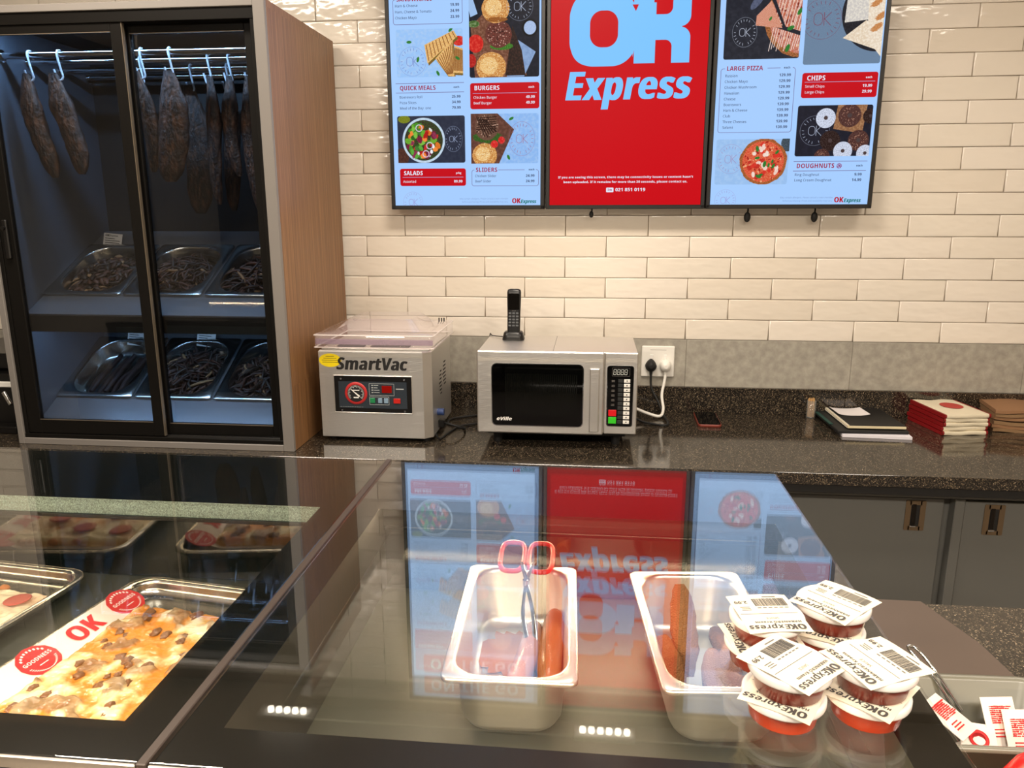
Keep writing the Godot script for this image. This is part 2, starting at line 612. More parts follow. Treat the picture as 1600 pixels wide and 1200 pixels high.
func stamp(p: Pic, x: float, y: float, r: float, c: Color, sq := 1.0) -> void:   # the round rubber stamp, drawn in outline
	p.ring(x, y, r, 0.3, c, sq)
	p.outline(x - r * 0.42, y - r * 0.3, x + r * 0.02, y + r * 0.3, r * 0.2, 0.7, c)
	p.line(Vector2(x + r * 0.1, y - r * 0.32), Vector2(x + r * 0.1, y + r * 0.32), 0.8, c)
	p.line(Vector2(x + r * 0.12, y), Vector2(x + r * 0.45, y + r * 0.32), 0.8, c)
	p.line(Vector2(x + r * 0.12, y), Vector2(x + r * 0.45, y - r * 0.32), 0.8, c)
	for i in 22:
		var a := TAU * i / 22.0
		if i % 7 == 3:
			continue
		var d := Vector2(cos(a), sin(a) * sq)
		p.line(Vector2(x, y) + d * r * 0.74, Vector2(x, y) + d * r * 0.88 + Vector2(rf(-1, 1), rf(-1, 1)), 0.7, c)

func leaf(p: Pic, x: float, y: float, r: float, a: float) -> void:
	p.disc(x, y, r, r * 0.5, Color(0.12, 0.42, 0.16), 0.7, Color(0.35, 0.62, 0.25), 3, a)

func pizza_pic(p: Pic, c: Vector2, r: float) -> void:
	p.disc(c.x, c.y, r, r * 0.97, Color(0.72, 0.42, 0.22), 0.8, Color(0.45, 0.22, 0.1), 2, 0, 0.04)
	p.disc(c.x, c.y, r * 0.88, r * 0.86, Color(0.80, 0.20, 0.12), 1.0, Color(0.93, 0.6, 0.42), 3)
	for i in 120:
		var a := rf(0, TAU)
		var d := sqrt(rng.randf()) * r * 0.84
		p.disc(c.x + cos(a) * d, c.y + sin(a) * d, rf(2, 6), rf(1.5, 4), [Color(0.90, 0.42, 0.30), Color(0.60, 0.10, 0.08), Color(0.95, 0.75, 0.55)][i % 3], 0.5, Color(0.8, 0.3, 0.2), 3, rf(0, 3), 0.3)
	for i in 34:
		var a := rf(0, TAU)
		var d := sqrt(rng.randf()) * r * 0.74
		p.disc(c.x + cos(a) * d, c.y + sin(a) * d, rf(6, 11), rf(5, 8), [Color(0.82, 0.15, 0.12), Color(0.72, 0.12, 0.1), Color(0.95, 0.96, 0.93), Color(0.93, 0.9, 0.86)][i % 4], 0.5, Color(0.93, 0.45, 0.32), 3, rf(0, 3), 0.25)
	for i in 9:
		var a := rf(0, TAU)
		var d := rf(0.1, 0.7) * r
		leaf(p, c.x + cos(a) * d, c.y + sin(a) * d, rf(6, 11), rf(0, 3))

func bun(p: Pic, x: float, y: float, r: float) -> void:
	p.disc(x, y, r, r * 0.95, Color(0.76, 0.50, 0.25), 0.9, Color(0.93, 0.75, 0.48), 1.5, 0, 0.03)
	p.disc(x - r * 0.15, y + r * 0.1, r * 0.6, r * 0.55, Color(0.90, 0.70, 0.42), 0.9, Color(0.96, 0.86, 0.65), 2)
	p.disc(x + r * 0.12, y - r * 0.72, r * 0.75, r * 0.16, Color(0.55, 0.32, 0.13), 0.6, Color(0.7, 0.45, 0.2), 2)
	for i in 90:
		var a := rf(0, TAU)
		var d := rf(0.1, 0.95) * r
		p.disc(x + cos(a) * d, y + sin(a) * d, 1.4, 0.8, Color(0.99, 0.93, 0.78) if i % 3 else Color(0.62, 0.38, 0.16), 0, Color.BLACK, 1, rf(0, 3))

func left_picture() -> Image:
	var p := Pic.new(530, 942, PX, SKYW, pn)
	var line := Color(0.35, 0.2, 0.38)
	var pale := Color(0.60, 0.77, 0.97)
	p.rbox(52, 838, 478, 922, 10, RED)
	p.rbox(18, 722, 259, 815, 8, RED)
	p.line(Vector2(28, 775), Vector2(250, 775), 0.7, SKYW)
	p.outline(15, 612, 257, 692, 8, 0.5, line)
	p.rbox(24, 685, 162, 699, 0, SKYW)
	p.rbox(205, 685, 250, 699, 0, SKYW)
	# toasted sandwiches
	p.rbox(22, 440, 257, 596, 7, pale, 0, 0.5, Color(0.72, 0.82, 0.95), 0.6)
	p.clip = Rect2(22, 440, 235, 156)
	stamp(p, 78, 492, 48, Color(0.45, 0.5, 0.75))
	p.disc(243, 556, 22, 16, Color(0.80, 0.14, 0.12), 0.4, Color(0.95, 0.5, 0.4))
	for q in [[Vector2(122, 545), Vector2(225, 590), Vector2(238, 570), Vector2(132, 484)], [Vector2(160, 500), Vector2(222, 562), Vector2(226, 440), Vector2(205, 442)], [Vector2(228, 540), Vector2(258, 530), Vector2(258, 450), Vector2(222, 452)]]:
		var lo := []
		for v in q:
			lo.append(v + Vector2(4, -7))
		p.poly(lo, Color(0.35, 0.45, 0.15), 0.8, Color(0.75, 0.2, 0.18), 3)
		p.poly(q, Color(0.86, 0.64, 0.36), 0.8, Color(0.97, 0.86, 0.62), 2)
		for i in 9:
			var a: Vector2 = q[0].lerp(q[1], (i + 0.5) / 9.0)
			var b: Vector2 = q[3].lerp(q[2], (i + 0.5) / 9.0)
			p.line(a.lerp(b, 0.08), a.lerp(b, 0.9), 1.3, Color(0.52, 0.31, 0.14))
	for i in 5:
		leaf(p, [68, 98, 238, 215, 168][i], [555, 498, 500, 592, 452][i], 9, i * 1.3)
	p.clip = Rect2(0, 0, 9999, 9999)
	# burgers
	p.rbox(280, 435, 522, 720, 7, Color(0.10, 0.11, 0.15), 0, 0.3, Color(0.2, 0.2, 0.26), 0.6)
	p.clip = Rect2(280, 435, 242, 285)
	p.poly([Vector2(270, 690), Vector2(290, 700), Vector2(310, 640), Vector2(285, 630)], Color(0.62, 0.75, 0.92))
	p.poly([Vector2(285, 600), Vector2(340, 650), Vector2(420, 590), Vector2(480, 440), Vector2(300, 420)], Color(0.42, 0.26, 0.19), 0.7, Color(0.60, 0.42, 0.34), 0.8)
	p.poly([Vector2(440, 560), Vector2(510, 515), Vector2(470, 436), Vector2(410, 436)], Color(0.55, 0.66, 0.82), 0.4, Color(0.4, 0.5, 0.68), 0.5)
	p.poly([Vector2(430, 600), Vector2(462, 520), Vector2(475, 440), Vector2(405, 440)], Color(0.16, 0.11, 0.10), 0.5, Color(0.35, 0.22, 0.17))
	p.disc(302, 545, 27, 29, Color(0.78, 0.12, 0.10), 0.5, Color(0.95, 0.42, 0.32), 0.7)
	p.disc(296, 608, 20, 11, Color(0.25, 0.38, 0.16), 0.7, Color(0.6, 0.66, 0.5))
	p.disc(286, 490, 17, 22, Color(0.66, 0.1, 0.09), 0.5, Color(0.85, 0.3, 0.25))
	p.disc(392, 535, 40, 12, Color(0.2, 0.42, 0.12), 0.7, Color(0.4, 0.62, 0.25), 2)
	p.disc(382, 574, 46, 44, Color(0.26, 0.10, 0.08), 1.0, Color(0.62, 0.38, 0.33), 5, 0, 0.05)
	for i in 130:
		var a := rf(0, TAU)
		var d := sqrt(rng.randf()) * 40
		p.disc(382 + cos(a) * d, 574 + sin(a) * d, rf(1, 3), rf(1, 2), [Color(0.85, 0.66, 0.60), Color(0.20, 0.08, 0.07), Color(0.50, 0.22, 0.18)][i % 3], 0, Color.BLACK, 1, a, 0.3)
	bun(p, 372, 655, 48)
	bun(p, 355, 468, 52)
	p.disc(490, 592, 27, 28, Color(0.05, 0.05, 0.06))
	p.disc(490, 592, 21, 22, Color(0.6, 0.7, 0.86), 0.6, Color(0.85, 0.9, 1.0), 3)
	stamp(p, 455, 660, 45, Color(0.75, 0.8, 0.9))
	p.clip = Rect2(0, 0, 9999, 9999)
	# list lines
	p.rbox(16, 419.4, 259, 420.6, 0, line)
	p.rbox(16, 388.4, 259, 389.6, 0, line)
	p.rbox(281, 331, 523, 417, 8, RED)
	p.rbox(290, 382.4, 515, 383.8, 0, SKYW)
	# salad bowl
	p.rbox(17, 151, 260, 311, 7, Color(0.16, 0.18, 0.25), 0, 0.3, Color(0.25, 0.27, 0.34), 0.4)
	p.clip = Rect2(17, 151, 243, 160)
	p.disc(42, 300, 22, 13, Color(0.55, 0.58, 0.14), 0.8, Color(0.3, 0.35, 0.08), 3)
	p.disc(30, 172, 26, 30, Color(0.28, 0.16, 0.13), 0.5, Color(0.42, 0.26, 0.2))
	p.disc(111, 228, 77, 77, Color(0.78, 0.86, 0.93), 0.3, Color(0.55, 0.65, 0.75), 0.6)
	p.disc(111, 228, 69, 69, Color(0.22, 0.12, 0.12), 0.9, Color(0.2, 0.42, 0.14), 2)
	for i in 70:
		var a := rf(0, TAU)
		var d := sqrt(rng.randf()) * 58
		var c: Color = [Color(0.3, 0.62, 0.16), Color(0.75, 0.1, 0.09), Color(0.95, 0.5, 0.16), Color(0.95, 0.96, 0.98), Color(0.18, 0.42, 0.12), Color(0.5, 0.12, 0.25), Color(0.45, 0.72, 0.2)][i % 7]
		var s := 0.55 if i % 7 == 3 else 1.0
		p.disc(111 + cos(a) * d, 228 + sin(a) * d, rf(9, 15) * s, rf(6, 10) * s, c, 0.5, c.lightened(0.4) if i % 2 else c.darkened(0.5), 3, rf(0, 3), 0.3)
	for q in [[95, 270], [132, 210], [118, 182]]:
		p.ring(q[0], q[1], 11, 1.6, Color(0.85, 0.78, 0.88))
	stamp(p, 218, 232, 32, Color(0.62, 0.68, 0.8), 1.35)
	p.clip = Rect2(0, 0, 9999, 9999)
	p.rbox(21, 71, 261, 131, 8, RED)
	p.rbox(30, 100.4, 252, 101.8, 0, SKYW)
	# sliders on a board
	p.rbox(282, 147, 521, 315, 7, Color(0.55, 0.72, 0.94), 0, 0.5, Color(0.68, 0.8, 0.95), 0.6)
	p.clip = Rect2(282, 147, 239, 168)
	p.poly([Vector2(275, 330), Vector2(372, 320), Vector2(435, 262), Vector2(378, 140), Vector2(275, 140)], Color(0.36, 0.22, 0.18), 0.6, Color(0.5, 0.33, 0.28), 0.6)
	p.disc(340, 238, 48, 22, Color(0.16, 0.3, 0.1), 0.7, Color(0.35, 0.5, 0.2), 3, 0, 0.3)
	p.disc(338, 272, 42, 46, Color(0.28, 0.16, 0.12), 1.0, Color(0.62, 0.48, 0.4), 5, 0, 0.05)
	for i in 90:
		var a := rf(0, TAU)
		var d := sqrt(rng.randf()) * 38
		p.disc(338 + cos(a) * d, 272 + sin(a) * d, rf(1.5, 4), rf(1, 2), [Color(0.74, 0.60, 0.52), Color(0.18, 0.09, 0.07)][i % 2], 0, Color.BLACK, 1, a, 0.3)
	for i in 6:
		p.line(Vector2(303 + i * 6, 305 - i * 2), Vector2(330 + i * 8, 240 + i * 3), 1.6, Color(0.15, 0.08, 0.06))
		p.line(Vector2(300 + i * 3, 262 + i * 8), Vector2(368 + i, 265 + i * 8), 1.4, Color(0.17, 0.09, 0.07))
	bun(p, 330, 175, 44)
	p.disc(365, 213, 13, 13, Color(0.82, 0.13, 0.12), 0.4, Color(0.95, 0.5, 0.45))
	p.disc(390, 226, 12, 12, Color(0.80, 0.12, 0.12), 0.4, Color(0.95, 0.5, 0.45))
	stamp(p, 462, 230, 46, Color(0.62, 0.42, 0.55), 1.25)
	leaf(p, 425, 298, 9, 0.5); leaf(p, 415, 168, 9, 2)
	p.clip = Rect2(0, 0, 9999, 9999)
	p.outline(283, 70, 522, 125, 8, 0.5, line)
	p.rbox(292, 118, 378, 132, 0, SKYW)
	p.rbox(472, 118, 512, 132, 0, SKYW)
	stamp(p, 66, 14, 36, Color(0.62, 0.62, 0.85))
	return p.im

func right_picture() -> Image:
	var p := Pic.new(530, 942, PX, SKYW, pn)
	var line := Color(0.35, 0.2, 0.38)
	# sliced pizza on slate
	p.rbox(19, 476, 264, 740, 7, Color(0.13, 0.14, 0.18), 0, 0.3, Color(0.25, 0.25, 0.3), 0.4)
	p.clip = Rect2(19, 476, 245, 264)
	p.disc(120, 655, 32, 12, Color(0.35, 0.38, 0.48), 0.4, Color(0.2, 0.22, 0.3), 1, 0.9)
	p.disc(275, 600, 128, 122, Color(0.70, 0.44, 0.25), 0.8, Color(0.4, 0.22, 0.12), 2, 0, 0.03)
	p.disc(278, 600, 116, 110, Color(0.66, 0.26, 0.18), 1.0, Color(0.93, 0.8, 0.72), 4)
	for i in 160:
		var a := rf(0, TAU)
		var d := sqrt(rng.randf()) * 108
		p.disc(278 + cos(a) * d, 600 + sin(a) * d, rf(2, 7), rf(2, 5), [Color(0.80, 0.42, 0.30), Color(0.48, 0.14, 0.10), Color(0.93, 0.78, 0.66)][i % 3], 0.5, Color(0.6, 0.3, 0.2), 3, rf(0, 3), 0.3)
	for i in 16:
		p.line(Vector2(165 + i * 8, 500 + (i % 3) * 6), Vector2(200 + i * 9, 700 - (i % 4) * 9), 1.1, Color(0.95, 0.86, 0.82))
	p.poly([Vector2(128, 590), Vector2(268, 545), Vector2(268, 558), Vector2(215, 575), Vector2(160, 700), Vector2(150, 690), Vector2(205, 578)], Color(0.14, 0.14, 0.18))
	p.poly([Vector2(118, 580), Vector2(205, 570), Vector2(165, 655), Vector2(120, 610)], Color(0.75, 0.38, 0.26), 1.0, Color(0.95, 0.85, 0.78), 4)
	leaf(p, 165, 600, 7, 1); leaf(p, 232, 570, 12, 0.4); leaf(p, 226, 508, 13, 1.2); leaf(p, 258, 620, 12, 1)
	stamp(p, 84, 560, 40, Color(0.75, 0.78, 0.85), 1.15)
	p.clip = Rect2(0, 0, 9999, 9999)
	p.outline(14, 242, 257, 447, 8, 0.5, line)
	p.rbox(27, 440, 166, 454, 0, SKYW)
	p.rbox(208, 440, 248, 454, 0, SKYW)
	# whole pizza
	p.rbox(12, 70, 256, 220, 7, Color(0.60, 0.75, 0.93), 0, 0.4, Color(0.7, 0.82, 0.96), 0.5)
	p.clip = Rect2(12, 70, 244, 150)
	p.disc(250, 205, 22, 26, Color(0.1, 0.16, 0.2), 0.8, Color(0.55, 0.6, 0.66), 4)
	stamp(p, 62, 155, 44, Color(0.62, 0.55, 0.72), 1.1)
	pizza_pic(p, Vector2(172, 146), 79)
	p.clip = Rect2(0, 0, 9999, 9999)
	# wraps on a grey cloth
	p.rbox(279, 455, 525, 740, 7, Color(0.34, 0.43, 0.54), 0, 0.9, Color(0.56, 0.66, 0.76), 6)
	p.clip = Rect2(279, 455, 246, 285)
	stamp(p, 330, 595, 62, Color(0.5, 0.22, 0.3))
	p.disc(510, 610, 118, 118, Color(0.10, 0.10, 0.13), 0.5, Color(0.2, 0.2, 0.24))
	p.poly([Vector2(408, 700), Vector2(470, 720), Vector2(480, 590), Vector2(402, 582)], Color(0.80, 0.78, 0.76), 0.8, Color(0.93, 0.9, 0.84))
	p.poly([Vector2(400, 535), Vector2(470, 588), Vector2(530, 560), Vector2(530, 490)], Color(0.88, 0.80, 0.70), 0.8, Color(0.97, 0.93, 0.86))
	p.poly([Vector2(470, 730), Vector2(530, 730), Vector2(530, 470), Vector2(478, 530)], Color(0.90, 0.83, 0.74), 0.7, Color(0.98, 0.94, 0.88))
	for q in [[505, 566], [498, 640], [515, 600]]:
		p.disc(q[0], q[1], 20, 9, Color(0.72, 0.42, 0.2), 0.8, Color(0.9, 0.75, 0.55), 3, 0.6, 0.4)
	p.clip = Rect2(0, 0, 9999, 9999)
	p.rbox(281, 350, 524, 429, 8, RED)
	p.rbox(290, 399.4, 516, 400.8, 0, SKYW)
	# doughnuts
	p.rbox(275, 162, 518, 326, 7, Color(0.11, 0.11, 0.16), 0, 0.3, Color(0.18, 0.18, 0.24), 0.4)
	p.clip = Rect2(275, 162, 243, 164)
	stamp(p, 335, 245, 48, Color(0.72, 0.76, 0.85))
	p.poly([Vector2(405, 330), Vector2(500, 330), Vector2(490, 235), Vector2(395, 250)], Color(0.55, 0.38, 0.26), 0.6, Color(0.75, 0.58, 0.42))
	for q in [[368, 285, 32, 0], [445, 292, 37, 1], [388, 212, 33, 2], [480, 212, 34, 1], [432, 178, 31, 0], [505, 170, 28, 0], [365, 160, 26, 1], [512, 290, 24, 2]]:
		var c: Color = [Color(0.85, 0.88, 0.96), Color(0.28, 0.15, 0.13), Color(0.14, 0.07, 0.06)][q[3]]
		p.disc(q[0], q[1], q[2], q[2], c, 0.6, c.darkened(0.35) if q[3] == 0 else c.lightened(0.25), 2)
		p.disc(q[0], q[1] + 1, q[2] * 0.2, q[2] * 0.2, Color(0.3, 0.24, 0.24))
		if q[3] == 1:
			for i in 40:
				var a := rf(0, TAU)
				p.disc(q[0] + cos(a) * q[2] * rf(0.3, 0.9), q[1] + sin(a) * q[2] * rf(0.3, 0.9), 1.6, 0.8, Color(0.8, 0.6, 0.5), 0, Color.BLACK, 1, a)
	p.clip = Rect2(0, 0, 9999, 9999)
	p.rbox(274, 144.4, 516, 145.6, 0, line)
	p.rbox(274, 113.4, 514, 114.6, 0, line)
	stamp(p, 52, 17, 36, Color(0.62, 0.62, 0.85))
	stamp(p, 425, 130, 8, Color(0.55, 0.2, 0.4))
	return p.im

func middle_picture() -> Image:
	var red := Color(0.80, 0.025, 0.085)
	var p := Pic.new(530, 942, PX, red, pn)
	var b := Color(0.50, 0.78, 1.0)
	# the big joined letters
	p.rbox(64, 463, 290, 700, 82, b)
	p.rbox(133, 524, 227, 639, 40, red)
	p.poly([Vector2(278, 463), Vector2(353, 470), Vector2(353, 697), Vector2(278, 697)], b)
	p.rbox(279, 470, 353, 695, 1, b)
	p.rbox(340, 546, 420, 622, 1, b)
	p.rbox(345, 584, 468, 760, 34, b)
	p.rbox(345, 400, 468, 583, 34, b)
	p.rbox(340, 560, 440, 604, 1, b)
	p.rbox(353, 623, 407, 770, 22, red)
	p.rbox(345, 660, 407, 770, 1, red)
	p.rbox(353, 623, 380, 670, 1, red)
	p.rbox(353, 380, 407, 543, 22, red)
	p.rbox(353, 500, 380, 543, 1, red)
	p.rbox(353, 380, 407, 500, 1, red)
	p.rbox(270, 380, 480, 470, 0, red)
	p.rbox(279, 695, 480, 780, 0, red)
	p.disc(172, 500, 1, 1, b)
	p.shape(Vector2(172, 581), Vector2(110, 120), 0, func(q: Vector2) -> float:
		var e := Vector2(absf(q.x) / 108.0, absf(q.y) / 118.0)
		return (pow(pow(e.x, 3.2) + pow(e.y, 3.2), 1 / 3.2) - 1.0) * 108, b)
	p.rbox(133, 524, 227, 639, 40, red)
	p.poly([Vector2(273, 655), Vector2(294, 655), Vector2(285, 635)], red)
	p.poly([Vector2(273, 463), Vector2(282, 463), Vector2(282, 512)], red)
	p.rbox(200, 46, 226, 62, 3, Color(0.9, 0.93, 1.0))
	return p.im

func screens() -> void:
	rng.seed = 77
	pn.seed = 9
	pn.frequency = 0.06
	pn.fractal_octaves = 3
	var white := glow(SKYW, 1.0)
	var wht := glow(Color(0.9, 0.93, 1.0), 1.0)
	var navy := glow(Color(0.16, 0.17, 0.32), 1.0)
	var crim := glow(Color(0.62, 0.05, 0.22), 1.0)
	var grey := glow(Color(0.52, 0.62, 0.82), 1.0)
	var teal := glow(Color(0.02, 0.45, 0.42), 1.0)
	var pics := [left_picture(), middle_picture(), right_picture()]
	var labs := ["wall menu screen with sandwiches, burgers, salads and sliders, left of the red one", "plain red wall menu screen with giant pale blue letters, between two food menus", "wall menu screen with large pizza, chips and doughnuts, right of the red one"]
	var bez := mat(Color(0.10, 0.09, 0.085), 0.4)
	for s in 3:
		var t := thing("menu_screen", labs[s], "menu screen", Vector3([-1.711, -1.150, -0.589][s], 1.670, 0.082), "wall menu screens")
		var f := Mb.new()
		var w := 0.2785
		f.span(-w, w, -0.012, 0.002, -0.05, 0.0, 0.002)
		f.span(-w, w, 0.94, 0.954, -0.05, 0.0, 0.002)
		f.span(-w, -0.264, -0.012, 0.954, -0.05, 0.0, 0.002)
		f.span(0.264, w, -0.012, 0.954, -0.05, 0.0, 0.002)
		f.span(-0.27, 0.27, -0.004, 0.946, -0.045, -0.006)
		mk("bezel", f, bez, t)
		mk("wall_bracket", Mb.new().span(-0.2, 0.2, 0.3, 0.7, -0.081, -0.044, 0.004), M.matblack, t)
		var d := Mb.new()
		d.quv(Vector3(-0.265, 0, -0.003), Vector3(0.265, 0, -0.003), Vector3(0.265, 0.942, -0.003), Vector3(-0.265, 0.942, -0.003))
		mk("display", d, glow(Color.WHITE, 1.0, tex(pics[s])), t)
		area("screen_light", Vector3(t.position.x, 2.14, 0.1), Vector3.BACK, 0.5, 0.9, [Color(0.75, 0.87, 1.0), Color(0.9, 0.12, 0.14), Color(0.75, 0.87, 1.0)][s], [0.12, 0.06, 0.12][s])
		var p := {"w": Mb.new(), "n": Mb.new(), "c": Mb.new(), "g": Mb.new(), "t": Mb.new(), "b": Mb.new(), "x": Mb.new(), "r": Mb.new()}
		var put := func(k: String, txt: String, x: float, y: float, cap: float, al := 0, fo: Font = null, st := 1.0, sh := 0.0) -> void:
			letters(p[k], txt, cap * 0.001, Vector3(x * 0.001 - 0.265, y * 0.001, -0.0024), al, fo, st, sh)
		var rows := func(k: String, x0: float, x1: float, y: float, step: float, items: Array) -> void:
			for i in items.size():
				put.call(k, items[i][0], x0, y - i * step, 8.3, 0, null, 1.05)
				put.call("n" if k == "n" else "w", items[i][1], x1, y - i * step, 8.6, 2, bold, 1.05)
		if s != 1:
			put.call("r", "OK", [427, 418][s / 2], 17, 17, 0, heavy, 0.95)
			put.call("t", "Express", [459, 451][s / 2], 15, 12, 0, heavy, 0.9, 0.2)
			put.call("g", "May contain allergens. Please consult a team member", 414, 25, 5.2, 2)
			put.call("g", "before purchasing. Prices and availability may vary.", 414, 14, 5.2, 2)
		if s == 0:
			put.call("w", "ON THE GO", 265, 880, 50, 1, bold, 1.0)
			put.call("w", "BREAKFAST", 30, 795, 14.5, 0, bold)
			put.call("w", "each", 248, 795, 6.5, 2, bold)
			put.call("c", "SANDWICHES", 28, 692, 14, 0, bold)
			put.call("n", "each", 246, 692, 6.5, 2, bold)
			rows.call("n", 22, 247, 671, 19, [["Ham & Cheese", "19.99"], ["Ham, Cheese & Tomato", "24.99"], ["Chicken Mayo", "23.99"]])
			put.call("c", "QUICK MEALS", 30, 404, 14.5, 0, bold, 0.97)
			put.call("n", "each", 243, 405, 6.5, 2, bold)
			rows.call("n", 28, 247, 374, 18.5, [["Boerewors Roll", "25.99"], ["Pizza Slices", "34.99"], ["Meal of the Day  one", "79.99"]])
			put.call("w", "BURGERS", 295, 400, 14.5, 0, bold)
			put.call("w", "each", 506, 401, 6.5, 2, bold)
			rows.call("w", 292, 508, 369, 18.5, [["Chicken Burger", "49.99"], ["Beef Burger", "49.99"]])
			put.call("w", "SALADS", 35, 115, 14, 0, bold)
			put.call("w", "p/kg", 245, 115, 6.5, 2, bold)
			rows.call("w", 32, 249, 86, 18, [["Assorted", "89.99"]])
			put.call("c", "SLIDERS", 297, 125, 14.5, 0, bold)
			put.call("n", "each", 508, 125, 6.5, 2, bold)
			rows.call("n", 294, 508, 104, 18.5, [["Chicken Slider", "24.99"], ["Beef Slider", "24.99"]])
		elif s == 1:
			put.call("b", "Express", 267, 398, 90, 1, heavy, 0.92, 0.17)
			put.call("x", "If you are seeing this screen, there may be connectivity issues or content hasn't", 265, 97, 7.2, 1, bold, 1.21)
			put.call("x", "been uploaded. If it remains for more than 30 seconds, please contact us.", 265, 81, 7.2, 1, bold, 1.21)
			put.call("x", "021 851 0119", 232, 54, 11, 0, bold, 1.13)
			put.call("c", "im", 213, 54, 9, 1, bold)
		else:
			put.call("c", "LARGE PIZZA", 32, 447, 14, 0, bold)
			put.call("n", "each", 240, 447, 6.5, 2, bold)
			rows.call("n", 28, 244, 424, 18.4, [["Russian", "129.99"], ["Chicken Mayo", "129.99"], ["Chicken Mushroom", "129.99"], ["Hawaiian", "129.99"], ["Cheese", "129.99"], ["Boerewors", "139.99"], ["Ham & Cheese", "139.99"], ["Club", "139.99"], ["Three Cheeses", "139.99"], ["Salami", "139.99"]])
			put.call("w", "CHIPS", 296, 412, 15, 0, bold)
			put.call("w", "each", 506, 412, 6.5, 2, bold)
			rows.call("w", 292, 508, 386, 18, [["Small Chips", "19.99"], ["Large Chips", "29.99"]])
			put.call("c", "DOUGHNUTS", 284, 130, 14.5, 0, bold)
			put.call("n", "each", 502, 130, 6.5, 2, bold)
			rows.call("n", 280, 502, 101, 18, [["Ring Doughnut", "9.99"], ["Long Cream Doughnut", "14.99"]])
		for k in p:
			if p[k].n:
				mk("lettering", p[k], {"w": wht, "n": navy, "c": crim, "g": grey, "t": teal, "b": glow(Color(0.50, 0.78, 1.0)), "x": wht, "r": glow(Color(0.72, 0.03, 0.12))}[k], t)
	# loose bracket ends hanging under the screens
	for q in [[-1.265, 0.03, "under the red screen"], [-0.715, 0.045, "under the pizza screen, nearer its middle"], [-0.485, 0.045, "under the pizza screen, nearer its right corner"]]:
		var h := Mb.new()
		h.tube(curve([Vector3(q[0], 1.67, 0.03), Vector3(q[0] + 0.002, 1.655, 0.034), Vector3(q[0], 1.66 - q[1] * 0.5, 0.036)]), 0.003, 8)
		h.ball(Vector3(q[0], 1.66 - q[1] * 0.7, 0.037), Vector3(0.008 if q[1] < 0.04 else 0.012, q[1] * 0.4, 0.008), 12, 8)
		tag(mk("cable_toggle", h, M.matblack), "small black release toggle hanging %s" % q[2], "toggle", "screen bracket toggles")

# ------------------------------------------------------------------ drying cabinet
func gn_pan(w: float, l: float, ro: float, iw: float, il: float, ri: float, dep: float, taper := 0.85) -> ArrayMesh:   # food pan, rim at y = 0
	var m := Mb.new()
	var R := [rrect(w - 0.004, l - 0.004, ro, -0.008), rrect(w, l, ro, -0.006), rrect(w, l, ro, -0.0015), rrect(w - 0.003, l - 0.003, ro, 0.0)]
	R.append(rrect(iw + 0.006, il + 0.006, ri, 0.0))
	R.append(rrect(iw, il, ri, -0.002))
	R.append(rrect(iw - 0.003, il - 0.003, ri, -0.007))
	var fw := iw - (1 - taper) * dep * 2
	var fl := il - (1 - taper) * dep * 2
	R.append(rrect(lerpf(iw, fw, 0.8), lerpf(il, fl, 0.8), ri * 0.95, -dep + 0.014))
	R.append(rrect(fw - 0.006, fl - 0.006, ri * 0.9, -dep + 0.004))
	R.append(rrect(fw - 0.024, fl - 0.024, ri * 0.8, -dep))
	m.rings(R, false, true)
	return m.done()

func heap(n: int, sd: int, w: float, l: float, hgt: float, kind: int) -> ArrayMesh:   # a loose pile of dried strips or chips
	rng.seed = sd
	var m := Mb.new()
	for i in n:
		var a := rf(0, TAU)
		var d := sqrt(rng.randf())
		var p := Vector3(cos(a) * d * w * 0.45, hgt * (1 - d * d * 0.75) * rf(0.35, 1.0), sin(a) * d * l * 0.45)
		var c := [Color(0.02, 0.010, 0.007), Color(0.045, 0.02, 0.012), Color(0.085, 0.036, 0.02), Color(0.03, 0.016, 0.011)][rng.randi() % 4] as Color
		if rng.randf() < (0.12 if kind == 0 else 0.05):
			c = Color(0.28, 0.17, 0.08)
		m.col(c)
		var dir := Vector3(rf(-1, 1), rf(-0.25, 0.25), rf(-1, 1)).normalized()
		var s := rf(0.010, 0.020) if kind == 0 else rf(0.022, 0.045)
		var bend := Vector3(rf(-1, 1), rf(-0.3, 1), rf(-1, 1)) * s * 0.3
		var t := rf(0.006, 0.012) if kind == 0 else rf(0.003, 0.0065)
		m.tube([p - dir * s, p - dir * s * 0.3 + bend, p + dir * s * 0.4 + bend * 0.8, p + dir * s], [t * 0.5, t, t * 0.9, t * 0.3], 5, 0.45 if kind == 0 else 0.8)
	return m.done()

func vmat(rough: float) -> StandardMaterial3D:
	var m := mat(Color.WHITE, rough)
	m.vertex_color_use_as_albedo = true
	return m

